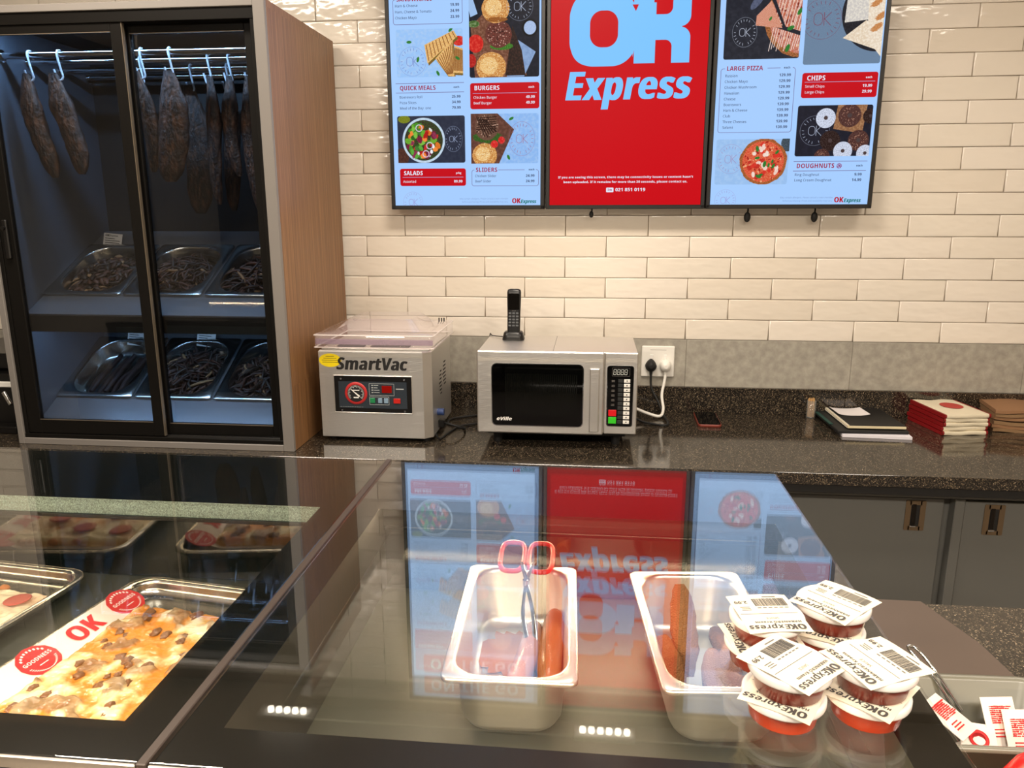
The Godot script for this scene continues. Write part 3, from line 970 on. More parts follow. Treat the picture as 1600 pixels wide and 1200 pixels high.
func cabinet() -> void:
	var t := thing("drying_cabinet", "tall oak-sided drying cabinet with two black framed sliding glass doors, standing on the granite worktop", "cabinet", Vector3.ZERO)
	var y0 := 0.902
	var y1 := 2.243
	mk("side_panel", Mb.new().span(-2.212, -2.194, y0, y1, 0.035, 0.614, 0.0015), M.wood, t)
	mk("side_panel", Mb.new().span(-3.142, -3.124, y0, y1, 0.035, 0.614, 0.0015), M.wood, t)
	var lin := mat(Color(0.30, 0.33, 0.37), 0.45)
	var dark := mat(Color(0.10, 0.105, 0.11), 0.5)
	mk("lining", Mb.new().span(-3.124, -3.115, y0 + 0.02, y1 - 0.02, 0.05, 0.565), lin, t)
	mk("lining", Mb.new().span(-2.222, -2.212, y0 + 0.02, y1 - 0.02, 0.05, 0.565), lin, t)
	mk("back_panel", Mb.new().span(-3.124, -2.212, y0, y1, 0.035, 0.05), dark, t)
	mk("top_panel", Mb.new().span(-3.124, -2.212, y1 - 0.018, y1, 0.05, 0.614), dark, t)
	mk("bottom_panel", Mb.new().span(-3.124, -2.212, y0, y0 + 0.016, 0.05, 0.614), dark, t)
	var edge := Mb.new()
	edge.span(-3.142, -3.1215, y0, y1, 0.614, 0.63, 0.0015)
	edge.span(-2.2288, -2.194, y0, y1, 0.614, 0.63, 0.0015)
	edge.span(-3.1215, -2.2288, y1 - 0.021, y1, 0.614, 0.63, 0.0015)
	edge.span(-3.1215, -2.2288, y0, y0 + 0.0205, 0.614, 0.63, 0.0015)
	mk("edging", edge, M.greytrim, t)
	var tr := Mb.new()
	tr.span(-3.1215, -2.2288, 2.19, 2.2222, 0.56, 0.624, 0.001)
	tr.span(-3.1215, -2.2288, 0.9225, 0.936, 0.56, 0.624, 0.001)
	tr.span(-3.1215, -3.108, 0.93, 2.2, 0.56, 0.622, 0.001)
	tr.span(-2.2425, -2.2288, 0.93, 2.2, 0.56, 0.622, 0.001)
	mk("track", tr, M.alu, t)
	for z in [0.585, 0.607]:
		mk("track_rib", Mb.new().span(-3.108, -2.2425, 0.936, 0.941, z - 0.001, z + 0.001), M.chrome, t)
	# sliding doors
	for k in 2:
		var x0: float = [-3.108, -2.672][k]
		var x1: float = [-2.632, -2.2425][k]
		var z0: float = [0.599, 0.571][k]
		var z1 := z0 + 0.02
		var st: float = [0.037, 0.033][k]
		var fr := Mb.new()
		fr.span(x0, x0 + 0.045, 0.938, 2.195, z0, z1, 0.0015)
		fr.span(x1 - st, x1, 0.938, 2.195, z0, z1, 0.0015)
		fr.span(x0 + 0.045, x1 - st, 2.166, 2.195, z0, z1, 0.0015)
		fr.span(x0 + 0.045, x1 - st, 0.938, 0.984 - k * 0.01, z0, z1, 0.0015)
		var d := mk("sliding_door", fr, M.alu, t)
		mk("glass_pane", Mb.new().span(x0 + 0.044, x1 - st + 0.001, 0.98 - k * 0.01, 2.168, z0 + 0.008, z0 + 0.012), M.darkglass, d)
		var bm := mat(Color(0.52, 0.47, 0.40), 0.35, 0.6)
		mk("edge_bead", Mb.new().span(x0 + 0.045, x1 - st, 2.164, 2.166, z1 - 0.004, z1 + 0.0005), bm, d)
		mk("edge_bead", Mb.new().span(x0 + 0.045, x1 - st, 0.984 - k * 0.01, 0.9855 - k * 0.01, z1 - 0.004, z1 + 0.0005), bm, d)
		if k == 0:
			mk("edge_bead", Mb.new().span(x1 - 0.0015, x1 + 0.0006, 0.94, 2.19, z1 - 0.012, z1 + 0.0006), bm, d)
		if k == 0:
			var lk := Mb.new().box(Vector3(-3.083, 1.57, z1 + 0.006), Vector3(0.016, 0.12, 0.012), 0.003)
			lk.tube([Vector3(-3.083, 1.605, z1 + 0.01), Vector3(-3.083, 1.605, z1 + 0.02)], 0.006, 12)
			mk("lock", lk, M.black, d)
	# light strip under the top, in the head of the cabinet
	var cool := Color(0.62, 0.80, 1.0)
	mk("light_strip", Mb.new().span(-3.08, -2.26, 2.212, 2.218, 0.538, 0.554), glow(cool, 2.0), t)
	area("cabinet_lamp", Vector3(-2.67, 2.209, 0.547), Vector3(0, -1, -0.18), 0.8, 0.014, cool, 0.7)
	area("cabinet_lower_lamp", Vector3(-2.67, 1.300, 0.522), Vector3(0, -1, -0.25), 0.8, 0.012, cool, 0.22)
	# rails
	for z in [0.5, 0.38, 0.22, 0.07]:
		mk("hanging_rail", Mb.new().tube([Vector3(-3.114, 2.13, z), Vector3(-2.223, 2.13, z)], 0.0105, 14), M.chrome, t)
		for x in [-3.112, -2.225]:
			var s2 := Mb.new()
			s2.x = Transform3D(Basis(Vector3.BACK, PI / 2), Vector3(x, 2.13, z))
			s2.lathe([Vector2(0.019, -0.003), Vector2(0.019, 0.003)], 18)
			mk("rail_socket", s2, M.chrome, t)
	# sloping shelves
	for k in 2:
		var tilt: float = deg_to_rad([28.0, 30.0][k])
		var o := Vector3(0, [1.326, 0.968][k], 0.552)
		var b := Basis(Vector3.RIGHT, tilt)
		var m := Mb.new()
		m.x = Transform3D(b, o)
		m.span(-3.114, -2.223, -0.012, 0.0, -0.112, 0.0, 0.001)
		m.span(-3.114, -2.223, -0.012, 0.0, -0.54 if k == 0 else -0.5, -0.424, 0.001)
		for q in [[-3.114, -3.104], [-2.847, -2.820], [-2.561, -2.531], [-2.273, -2.223]]:
			m.span(q[0], q[1], -0.012, 0.0, -0.424, -0.112, 0.001)
		mk("shelf", m, mat(Color(0.50, 0.52, 0.55), 0.35, 0.5), t)
		if k == 0:
			mk("shelf_front", Mb.new().span(-3.114, -2.223, 1.266, 1.322, 0.535, 0.549, 0.002), dark, t)
			mk("lower_light_strip", Mb.new().span(-3.08, -2.26, 1.302, 1.306, 0.516, 0.528), glow(cool, 1.2), t)
		else:
			mk("lower_front", Mb.new().span(-3.114, -2.223, 0.918, 0.962, 0.535, 0.549, 0.002), dark, t)
		for c in 3:
			var row: String = ["upper", "lower"][k]
			var spot: String = [["left", "middle", "right"], ["left", "middle", "right"]][k][c]
			var what: String = [["brown dried chips", "thin dark dried strips", "short dried shreds"], ["thick dried sticks", "mixed dried pieces", "long dried strips"]][k][c]
			var x: float = [-2.976, -2.690, -2.402][c]
			var bb := b
			var pos := o + b * Vector3(x, 0.0085, -0.105 - 0.1625)
			var pan := mk("food_pan", pan_half(), M.pan)
			pan.transform = Transform3D(bb, pos)
			tag(pan, "steel pan of %s, %s one on the drying cabinet's %s shelf" % [what, spot, row], "food pan", "steel pans in the drying cabinet")
			var fill := Transform3D(bb, pos + bb * Vector3(0, -0.058, 0.012))
			if k == 1 and c == 0:
				var sp := ["outermost on the left", "second from the left", "third from the left", "fourth from the left", "fifth from the left", "third from the right", "second from the right", "outermost on the right"]
				for i in 8:
					rng.seed = 400 + i
					var st2 := Mb.new()
					var px := -0.062 + i * 0.018
					var yy := 0.014 + (0.017 if i % 3 == 1 else 0.0)
					st2.tube(curve([Vector3(px, yy, 0.1), Vector3(px + rf(-0.006, 0.01), yy + 0.006, 0.03), Vector3(px + 0.012 + rf(-0.004, 0.008), yy, -0.04), Vector3(px + 0.022, yy + 0.004, -0.095)], 5), 0.0085, 8)
					var sm := mk("dried_stick", st2, M.stick)
					sm.transform = fill
					tag(sm, "dark dried meat stick in the lower left cabinet pan, %s" % sp[i], "dried meat", "dried sticks in the lower left pan")
			else:
				var h := mk("dried_meat", heap([420, 360, 320, 0, 340, 300][k * 3 + c], 300 + k * 3 + c, 0.23, 0.28, 0.06 if k == 0 else 0.062, [0, 1, 1, 0, 1, 1][k * 3 + c]), M.dried)
				h.transform = fill.translated_local(Vector3(0, 0.012, 0))
				h.set_meta("kind", "stuff")
				tag(h, "%s heaped in the %s pan of the %s cabinet shelf" % [what, spot, row], "dried meat")
	# price tags stuck on the rear rims of pans
	for q in [["upper left", 0, -3.035, 0.428], ["lower left", 1, -2.965, 0.404], ["lower middle", 1, -2.69, 0.404]]:
		var k: int = q[1]
		var tilt: float = deg_to_rad([28.0, 30.0][k])
		var b := Basis(Vector3.RIGHT, tilt)
		var pos := Vector3(0, [1.326, 0.968][k], 0.552) + b * Vector3(q[2], -0.012, -q[3])
		var p := thing("price_tag", "small white printed price card on the %s pan of the drying cabinet" % q[0], "price tag", pos, "price cards in the drying cabinet")
		p.rotation = Vector3(deg_to_rad(-12), 0.12, -0.1)
		mk("card", Mb.new().span(-0.034, 0.034, 0.0, 0.058, -0.0006, 0.0006), M.white, p)
		var m := Mb.new()
		letters(m, "OK", 0.008, Vector3(-0.028, 0.05, 0.0009), 0, heavy)
		letters(m, "Express", 0.006, Vector3(-0.012, 0.05, 0.0009), 0, bold)
		for i in 5:
			m.span(-0.028, rf(0.0, 0.028), 0.038 - i * 0.008, 0.0405 - i * 0.008, 0.0007, 0.0009)
		mk("print", m, M.ink, p)

var half_pan: ArrayMesh
func pan_half() -> ArrayMesh:
	if half_pan == null:
		half_pan = gn_pan(0.278, 0.325, 0.012, 0.232, 0.285, 0.085, 0.06, 0.75)
		M.dried = vmat(0.55)
		M.stick = mat(Color(0.17, 0.11, 0.09), 0.6)
		M.stick.heightmap_enabled = true
		M.stick.heightmap_texture = bump_tex(0.05, 41)
		M.stick.heightmap_scale = 0.2
		tri3(M.stick, Vector3(14, 14, 14), false)
	return half_pan

func slab(len: float, w: float, th: float, sd: int, lean: float, taper: float) -> ArrayMesh:   # a hanging side of dried meat, top at the origin
	var f := noise(0.9, sd, 3)
	var m := Mb.new()
	var R := []
	var n := 26
	for i in n + 1:
		var t := float(i) / n
		var y := -len * (1 - t)
		var k := 1.0 - t   # 0 at the top
		var prof := minf(1.0, 0.35 + k * 2.2) * (1.0 - pow(k, 9) * 0.7) * lerpf(1.0, taper, k)
		var ring := PackedVector3Array()
		for j in 18:
			var a := TAU * j / 18
			var rr := 1.0 + 0.22 * f.get_noise_3d(cos(a) * 2, y * 14, sin(a) * 2) + 0.10 * f.get_noise_3d(cos(a) * 5, y * 5, sin(a) * 5)
			ring.append(Vector3(cos(a) * w * 0.5 * prof * rr + lean * k + 0.012 * sin(k * 4 + sd), y, -sin(a) * th * 0.5 * prof * rr))
		R.append(ring)
	m.rings(R)
	return m.done()

func meats() -> void:
	var mm := mat(Color(0.40, 0.32, 0.28), 0.6)
	mm.heightmap_enabled = true
	mm.heightmap_texture = bump_tex(0.05, 51)
	mm.heightmap_scale = 0.3
	tri3(mm, Vector3(7, 4, 7), false)
	var im := Image.create(256, 256, false, Image.FORMAT_RGB8)
	var f := noise(0.03, 8, 4)
	for y in 256:
		for x in 256:
			im.set_pixel(x, y, Color(0.30, 0.28, 0.29).lerp(Color(1, 0.86, 0.70), clampf(0.32 + f.get_noise_2d(x, y * 0.5) * 1.1 + rf(-0.12, 0.12), 0, 1)))
	mm.albedo_texture = tex(im)
	var hk := mat(Color(0.78, 0.82, 0.86), 0.3)
	# x, rail z, length, width, thickness, lean, taper, empty hook, words
	var L := [
		[-3.028, 0.50, 0.315, 0.066, 0.036, 0.035, 0.95, "slim leaning side of dried meat, outermost left on the cabinet's front rail", "outermost left side of dried meat, cabinet front rail"],
		[-2.930, 0.50, 0.305, 0.078, 0.038, 0.03, 0.85, "speckled side of dried meat, second from the left on the cabinet's front rail", "speckled second side of dried meat, cabinet front rail"],
		[-2.660, 0.50, 0.30, 0.055, 0.03, 0.015, 0.8, "dark strip of dried meat hanging just right of the middle door frame", "dark meat strip just right of the middle door frame"],
		[-2.568, 0.50, 0.33, 0.092, 0.036, -0.012, 1.15, "widest dark side of dried meat, in the cabinet's right half", "widest side of dried meat in the cabinet"],
		[-2.505, 0.38, 0.40, 0.056, 0.03, 0.02, 0.8, "pale-edged long strip of dried meat just right of the widest one", "pale-edged strip right of the widest meat"],
		[-2.437, 0.38, 0.31, 0.056, 0.03, 0.02, 0.8, "dark strip of dried meat in the middle of the cabinet's right half", "dark strip in the middle of the right half"],
		[-2.368, 0.38, 0.42, 0.046, 0.028, 0.0, 1.0, "longest thin strip of dried meat near the cabinet's right edge", "longest thin strip near the right edge"],
		[-2.305, 0.38, 0.40, 0.060, 0.03, 0.0, 0.85, "strip of dried meat outermost right, beside the cabinet's door frame", "outermost right strip beside the door frame"],
		[-2.735, 0.38, 0.28, 0.050, 0.03, 0.02, 0.8, "faint strip of dried meat at the right edge of the left pane", "faint strip at the left pane's right edge"],
		[-2.650, 0.22, 0.43, 0.085, 0.03, 0.01, 1.2, "low broad dried meat hanging far back, behind the widest one", "low broad meat far back in the cabinet"],
		[-2.520, 0.22, 0.42, 0.060, 0.03, 0.01, 1.0, "dark dried meat far back, behind the pale-edged strip", "dark meat far back behind the pale-edged strip"],
		[-2.900, 0.22, 0.0, 0, 0, 0, 0, "empty white hook hanging far back in the cabinet's left half", ""],
	]
	for i in L.size():
		var q: Array = L[i]
		var at := Vector3(q[0], 2.13, q[1])
		var h := Mb.new()
		var r := 0.0125
		var pts := []
		for k in 9:
			var a := deg_to_rad(-50 + 230 * k / 8.0)
			pts.append(Vector3(0.012, sin(a) * r, -cos(a) * r * 1.0))
		pts[0].x = 0.016
		pts.append(Vector3(0.018, -0.035, r))
		pts.append(Vector3(0.022, -0.062, r * 0.8))
		for k in 6:
			var a := deg_to_rad(180.0 + 36 * k)
			pts.append(Vector3(0.012 + cos(a + PI) * 0.011, -0.066 + sin(a) * 0.011, r * 0.6 + 0.002))
		pts.append(Vector3(-0.003, -0.045, r))
		h.tube(pts, 0.0032, 8)
		tag(mk("meat_hook", h, hk, null, Transform3D(Basis(), at)), "white hook holding the " + q[8] if q[2] > 0 else q[7], "hook", "hooks in the drying cabinet")
		if q[2] > 0:
			var s := mk("dried_meat_side", slab(q[2], q[3], q[4], 60 + i, q[5], q[6]), mm, null, Transform3D(Basis(Vector3.UP, rf(-0.3, 0.3)), at + Vector3(0.004, -0.055, 0.01)))
			tag(s, q[7], "dried meat", "sides of dried meat on the cabinet rails")

# ------------------------------------------------------------------ machines on the back counter
func sealer() -> void:
	var t := thing("vacuum_sealer", "stainless steel vacuum sealing machine with a clear lid, between the oak cabinet and the microwave", "vacuum sealer")
	var body := Mb.new()
	var ring := func(y: float, e: float) -> PackedVector3Array:
		return PackedVector3Array([Vector3(-2.144 + e, y, 0.5 - e), Vector3(-1.797 - e, y, 0.5 - e), Vector3(-1.772 - e, y, 0.476 - e), Vector3(-1.772 - e, y, 0.15 + e), Vector3(-2.144 + e, y, 0.15 + e)])
	var R := [ring.call(0.917, 0.002), ring.call(0.919, 0.0), ring.call(0.919, 0.0)]
	for y in [1.206, 1.206, 1.211, 1.211]:
		R.append(ring.call(y, 0.0 if y < 1.21 else 0.003))
	for i in R.size():
		pass
	for i in 4:   # flat sheet faces, one smoothing group each
		pass
	for i in R.size() - 1:
		for j in 5:
			var k := (j + 1) % 5
			body.quad(R[i][j], R[i][k], R[i + 1][k], R[i + 1][j])
	for e in [0, R.size() - 1]:
		for j in range(1, 4):
			if e == 0:
				body.tri(R[e][0], R[e][j + 1], R[e][j])
			else:
				body.tri(R[e][0], R[e][j], R[e][j + 1])
	mk("body", body, M.steel, t)
	mk("top_frame", Mb.new().span(-2.138, -1.778, 1.211, 1.216, 0.16, 0.485, 0.002), M.steel, t)
	mk("sealing_bar", Mb.new().span(-2.09, -2.0, 1.216, 1.222, 0.44, 0.47, 0.002), M.matblack, t)
	mk("vacuum_port", Mb.new().span(-1.98, -1.85, 1.216, 1.2195, 0.43, 0.465, 0.001), M.matblack, t)
	for x in [-2.12, -1.8]:
		for z in [0.19, 0.46]:
			mk("foot", Mb.new().lathe([Vector2(0.014, 0.9022), Vector2(0.016, 0.918)], 16, Vector3(x, 0, z)), M.matblack, t)
	# clear lid, domed in the middle
	var acr := pane_mat(Color(0.86, 0.78, 0.80), 0.17)
	var lid := Mb.new()
	var c := Vector3(-1.954, 0, 0.335)
	var lr := []
	for q in [[0.396, 0.36, 0.015, 1.221], [0.396, 0.36, 0.015, 1.262], [0.390, 0.354, 0.013, 1.266], [0.31, 0.27, 0.04, 1.266], [0.30, 0.26, 0.04, 1.268], [0.225, 0.20, 0.035, 1.302], [0.215, 0.19, 0.03, 1.305]]:
		var r := rrect(q[0], q[1], q[2], q[3])
		for i in r.size():
			r[i] += c
		lr.append(r)
	lid.rings(lr, false, true)
	var l := mk("lid", lid, acr, t)
	var rim := Mb.new()
	for y in [1.2225, 1.2625]:
		rim.x = Transform3D(Basis(), c)
		for a in [[-0.197, 0.197, 0.176, 0.18], [-0.197, 0.197, -0.18, -0.176], [-0.198, -0.194, -0.18, 0.18], [0.194, 0.198, -0.18, 0.18]]:
			rim.span(a[0], a[1], y - 0.002, y + 0.002, a[2], a[3], 0.001)
	mk("lid_rim", rim, mat(Color(0.90, 0.86, 0.84), 0.15), l)
	mk("lid_band", Mb.new().span(-2.148, -1.76, 1.232, 1.25, 0.505, 0.512, 0.002), pane_mat(Color(0.60, 0.50, 0.60), 0.55), l)
	for i in 3:
		var hg := Mb.new()
		hg.tube([Vector3(-1.80 + i * 0.009, 1.266, 0.20), Vector3(-1.80 + i * 0.009, 1.279, 0.20)], 0.0022, 6)
		mk("hinge_pin", hg, M.black, l)
	# control panel
	var z := 0.5
	var p := Mb.new()
	p.plate(rr2(0.259, 0.1225, 0.003, Vector2(-1.9655, 1.0655)), z, z + 0.0015)
	var cp := mk("control_panel", p, M.black, t)
	var bez := Mb.new()
	bez.span(-2.097, -1.834, 1.0015, 1.0045, z, z + 0.004, 0.001)
	bez.span(-2.097, -1.834, 1.1265, 1.129, z, z + 0.004, 0.001)
	bez.span(-2.0975, -2.095, 1.0015, 1.129, z, z + 0.004, 0.001)
	bez.span(-1.836, -1.8335, 1.0015, 1.129, z, z + 0.004, 0.001)
	mk("bezel", bez, M.steel, cp)
	mk("keypad_film", Mb.new().span(-2.081, -1.852, 1.0187, 1.1085, z + 0.0015, z + 0.0022), mat(Color(0.17, 0.20, 0.23), 0.4), cp)
	for x in [-2.072, -1.86]:
		for y in [1.117, 1.0105]:
			var scr := Mb.new()
			scr.x = Transform3D(Basis(Vector3.RIGHT, PI / 2), Vector3(x, y, z + 0.0015))
			scr.lathe([Vector2(0.0035, 0.0), Vector2(0.003, 0.002)], 12)
			mk("screw", scr, M.chrome, cp)
	var g := Vector3(-2.0225, 1.0687, z + 0.0022)
	var dial := Mb.new()
	dial.x = Transform3D(Basis(Vector3.RIGHT, PI / 2), g)
	dial.lathe([Vector2(0.038, 0), Vector2(0.037, 0.0016), Vector2(0.031, 0.0016)], 40)
	var gd := mk("gauge", dial, mat(Color(0.72, 0.17, 0.17), 0.4), cp)
	var face := Mb.new()
	face.x = dial.x
	face.lathe([Vector2(0.029, 0.0017), Vector2(0.029, 0.002)], 40)
	mk("gauge_face", face, mat(Color(0.13, 0.13, 0.14), 0.4), gd)
	var mk1 := Mb.new()
	for i in 27:
		var a := deg_to_rad(-40 + 260 * i / 26.0)
		mk1.x = Transform3D(Basis(Vector3.BACK, a), g + Vector3(0, 0, 0.0021))
		mk1.span(0.022 if i % 3 else 0.019, 0.0275, -0.0005, 0.0005, 0, 0.0003)
	mk1.x = Transform3D(Basis(Vector3.BACK, deg_to_rad(140)), g + Vector3(0, 0, 0.0024))
	mk1.plate(PackedVector2Array([Vector2(-0.016, -0.003), Vector2(0.024, -0.0005), Vector2(0.024, 0.0005), Vector2(-0.016, 0.003)]), 0, 0.0004)
	mk1.x = Transform3D()
	mk1.span(g.x - 0.012, g.x + 0.012, g.y + 0.009, g.y + 0.012, g.z + 0.0021, g.z + 0.0024)
	mk1.span(g.x - 0.008, g.x + 0.009, g.y - 0.016, g.y - 0.012, g.z + 0.0021, g.z + 0.0024)
	mk("gauge_marks", mk1, M.white, gd)
	var ln := Mb.new()
	for b in [[-1.978, -1.894, 1.0624, 1.1027], [-1.978, -1.912, 1.031, 1.0585]]:
		ln.span(b[0], b[1], b[2], b[2] + 0.001, z + 0.0022, z + 0.0025); ln.span(b[0], b[1], b[3] - 0.001, b[3], z + 0.0022, z + 0.0025)
		ln.span(b[0], b[0] + 0.001, b[2], b[3], z + 0.0022, z + 0.0025); ln.span(b[1] - 0.001, b[1], b[2], b[3], z + 0.0022, z + 0.0025)
	for i in 4:
		ln.span(-1.97, -1.964, 1.095 - i * 0.008, 1.098 - i * 0.008, z + 0.0022, z + 0.0025)
		ln.span(-1.962, -1.947 + rf(-0.004, 0.004), 1.0955 - i * 0.008, 1.0975 - i * 0.008, z + 0.0022, z + 0.0025)
	ln.span(-1.888, -1.862, 1.084, 1.087, z + 0.0022, z + 0.0025)
	for i in 10:
		ln.span(-2.078 + i * 0.008, -2.072 + i * 0.008, 1.022, 1.0225, z + 0.0022, z + 0.0025)
	mk("panel_print", ln, mat(Color(0.70, 0.72, 0.72), 0.5), cp)
	mk("display", Mb.new().span(-1.935, -1.902, 1.072, 1.096, z + 0.0022, z + 0.004, 0.0006), glow(Color(0.55, 0.06, 0.03), 1.0), cp)
	var bt := [[-1.976, -1.959, Color(0.13, 0.5, 0.3)], [-1.949, -1.935, Color(0.5, 0.6, 0.68)], [-1.929, -1.915, Color(0.5, 0.6, 0.68)], [-1.897, -1.874, Color(0.75, 0.13, 0.1)]]
	for b in bt:
		mk("button", Mb.new().span(b[0], b[1], 1.037, 1.054, z + 0.0022, z + 0.0045, 0.001), mat(b[2], 0.4), cp)
	# name, sticker
	var nm := Mb.new()
	letters(nm, "SmartVac", 0.04, Vector3(-1.9655, 1.1665, z + 0.0005), 1, heavy, 0.93, 0.16)
	mk("name_lettering", nm, M.ink, t)
	var ov := PackedVector2Array()
	for i in 36:
		ov.append(Vector2(-2.1055 + cos(TAU * i / 36) * 0.0375, 1.1775 + sin(TAU * i / 36) * 0.0225))
	var stk := mk("yellow_sticker", Mb.new().plate(ov, z, z + 0.0005), mat(Color(0.95, 0.85, 0.05), 0.5), t)
	var sp := Mb.new()
	for i in 4:
		sp.span(-2.1055 - [0.014, 0.022, 0.028, 0.026][i], -2.1055 + [0.014, 0.022, 0.028, 0.026][i], 1.190 - i * 0.0065, 1.1915 - i * 0.0065, z + 0.0005, z + 0.0008)
	mk("sticker_print", sp, M.ink, stk)
	# vents and fittings on the right side
	var vt := Mb.new()
	for q in [[0.34, 1.075, 4], [0.27, 1.095, 5]]:
		for r in 7:
			for cc in q[2]:
				var off: float = absf(r - 3) * 0.5
				if cc < off:
					continue
				vt.box(Vector3(-1.7715, q[1] + (r - 3) * 0.013, q[0] - (cc - q[2] / 2.0) * 0.012), Vector3(0.0012, 0.005, 0.008), 0.0004)
	mk("vent_slots", vt, M.matblack, t)
	var sk := Mb.new().tube([Vector3(-1.772, 0.985, 0.40), Vector3(-1.75, 0.985, 0.40)], 0.012, 14)
	mk("oil_gauge", sk, mat(Color(0.18, 0.26, 0.45), 0.3), t)
	mk("socket_inlet", Mb.new().box(Vector3(-1.762, 0.94, 0.38), Vector3(0.022, 0.026, 0.03), 0.002), M.black, t)
	var cb := Mb.new()
	cb.tube(curve([Vector3(-1.752, 0.94, 0.38), Vector3(-1.72, 0.936, 0.39), Vector3(-1.69, 0.918, 0.37), Vector3(-1.70, 0.9065, 0.31), Vector3(-1.76, 0.9065, 0.27), Vector3(-1.755, 0.9065, 0.2), Vector3(-1.66, 0.9065, 0.14), Vector3(-1.60, 0.9065, 0.1)], 8), 0.004, 8)
	mk("power_cord", cb, M.matblack, t)
	var cb2 := Mb.new()
	cb2.tube(curve([Vector3(-1.7655, 0.928, 0.47), Vector3(-1.755, 0.9065, 0.46), Vector3(-1.74, 0.9065, 0.39), Vector3(-1.715, 0.9065, 0.30), Vector3(-1.66, 0.9065, 0.26), Vector3(-1.59, 0.9065, 0.21)], 8), 0.0035, 8)
	mk("thin_cord", cb2, M.matblack, t)

func microwave() -> void:
	var t := thing("microwave", "stainless steel commercial microwave oven with a dark door window, on the granite worktop", "microwave")
	mk("body", Mb.new().span(-1.6155, -1.1098, 0.957, 1.219, 0.2, 0.503, 0.002), M.steel, t)
	mk("base_plate", Mb.new().span(-1.59, -1.14, 0.935, 0.957, 0.22, 0.47, 0.002), M.matblack, t)
	for x in [-1.56, -1.17]:
		for z in [0.25, 0.44]:
			mk("foot", Mb.new().lathe([Vector2(0.013, 0.9022), Vector2(0.016, 0.936)], 16, Vector3(x, 0, z)), M.matblack, t)
	mk("top_seam", Mb.new().span(-1.376, -1.375, 1.2185, 1.2195, 0.2, 0.5), M.matblack, t)
	var d := mk("door", Mb.new().span(-1.6175, -1.2135, 0.953, 1.222, 0.503, 0.522, 0.004), M.steel, t)
	var z := 0.522
	mk("window", Mb.new().plate(rr2(0.288, 0.2, 0.014, Vector2(-1.4235, 1.08)), z - 0.002, z + 0.0015), mat(Color(0.012, 0.012, 0.012), 0.04), d)
	var fr := Mb.new()
	fr.plate(rr2(0.294, 0.206, 0.017, Vector2(-1.4235, 1.08)), z, z + 0.0008)
	mk("window_trim", fr, M.chrome, d)
	var ms := Mb.new()
	for i in 36:
		var x := -1.525 + i * 0.0064
		ms.span(x, x + 0.0034, 1.012, 1.15, z + 0.0015, z + 0.0018)
	mk("window_mesh", ms, mat(Color(0.045, 0.05, 0.04), 0.12), d)
	mk("handle", Mb.new().span(-1.2575, -1.2275, 0.964, 1.171, z, z + 0.007, 0.0025), M.steel, d)
	var lg := Mb.new()
	letters(lg, "eVille", 0.011, Vector3(-1.5535, 1.001, z + 0.0018), 0, heavy, 1.2, 0.3)
	mk("maker_mark", lg, M.white, d)
	mk("control_side", Mb.new().span(-1.2115, -1.1078, 0.955, 1.22, 0.503, 0.512, 0.003), M.steel, t)
	z = 0.512
	var cp := mk("control_panel", Mb.new().plate(rr2(0.08, 0.195, 0.007, Vector2(-1.162, 1.08)), z, z + 0.0015), mat(Color(0.02, 0.02, 0.022), 0.2), t)
	var tr := Mb.new().plate(rr2(0.084, 0.199, 0.009, Vector2(-1.162, 1.08)), z, z + 0.0006)
	mk("panel_trim", tr, M.chrome, cp)
	var dg := Mb.new()
	for k in 4:
		dg.x = Transform3D(Basis(Vector3(1, 0, 0), Vector3(0.1, 1, 0), Vector3.BACK), Vector3(-1.1795 + k * 0.0115, 1.159, z + 0.0016))
		for s in [[-0.0035, 0.0035, 0.0072, 0.0088], [-0.0035, 0.0035, -0.0008, 0.0008], [-0.0035, 0.0035, -0.0088, -0.0072], [-0.0048, -0.0034, 0.001, 0.008], [0.0034, 0.0048, 0.001, 0.008], [-0.0048, -0.0034, -0.008, -0.001], [0.0034, 0.0048, -0.008, -0.001]]:
			dg.span(s[0], s[1], s[2], s[3], 0, 0.0003)
	mk("digits", dg, glow(Color(0.80, 0.76, 0.68), 0.9), cp)
	var win := Mb.new()
	win.span(-1.188, -1.133, 1.1455, 1.146, z + 0.0015, z + 0.0018); win.span(-1.188, -1.133, 1.172, 1.1725, z + 0.0015, z + 0.0018)
	win.span(-1.188, -1.1875, 1.1455, 1.1725, z + 0.0015, z + 0.0018); win.span(-1.1335, -1.133, 1.1455, 1.1725, z + 0.0015, z + 0.0018)
	mk("display_frame", win, M.greyink, cp)
	for i in 10:
		var y := 1.131 - i * 0.0149
		var b := mk("button", Mb.new().span(-1.1505, -1.131, y - 0.0055, y + 0.0055, z + 0.0015, z + 0.003, 0.0006), M.whiteplast, cp)
		mk("button_mark", Mb.new().span(-1.1425, -1.139, y - 0.002, y + 0.002, z + 0.003, z + 0.0032), M.ink, b)
		mk("side_key", Mb.new().span(-1.1685, -1.1535, y - 0.0055, y + 0.0055, z + 0.0015, z + 0.0022, 0.0003), mat(Color(0.17, 0.18, 0.18), 0.4), cp)
	var pr := Mb.new()
	for i in 6:
		for k in 2:
			pr.span(-1.189, -1.179, 1.131 - i * 0.0155 - k * 0.004, 1.1325 - i * 0.0155 - k * 0.004, z + 0.0015, z + 0.0018)
	mk("panel_print", pr, M.greyink, cp)
	mk("stop_button", Mb.new().span(-1.197, -1.172, 1.0155, 1.036, z + 0.0015, z + 0.003, 0.0008), mat(Color(0.85, 0.08, 0.12), 0.4), cp)
	mk("start_button", Mb.new().span(-1.197, -1.172, 0.991, 1.0125, z + 0.0015, z + 0.003, 0.0008), mat(Color(0.22, 0.78, 0.16), 0.4), cp)
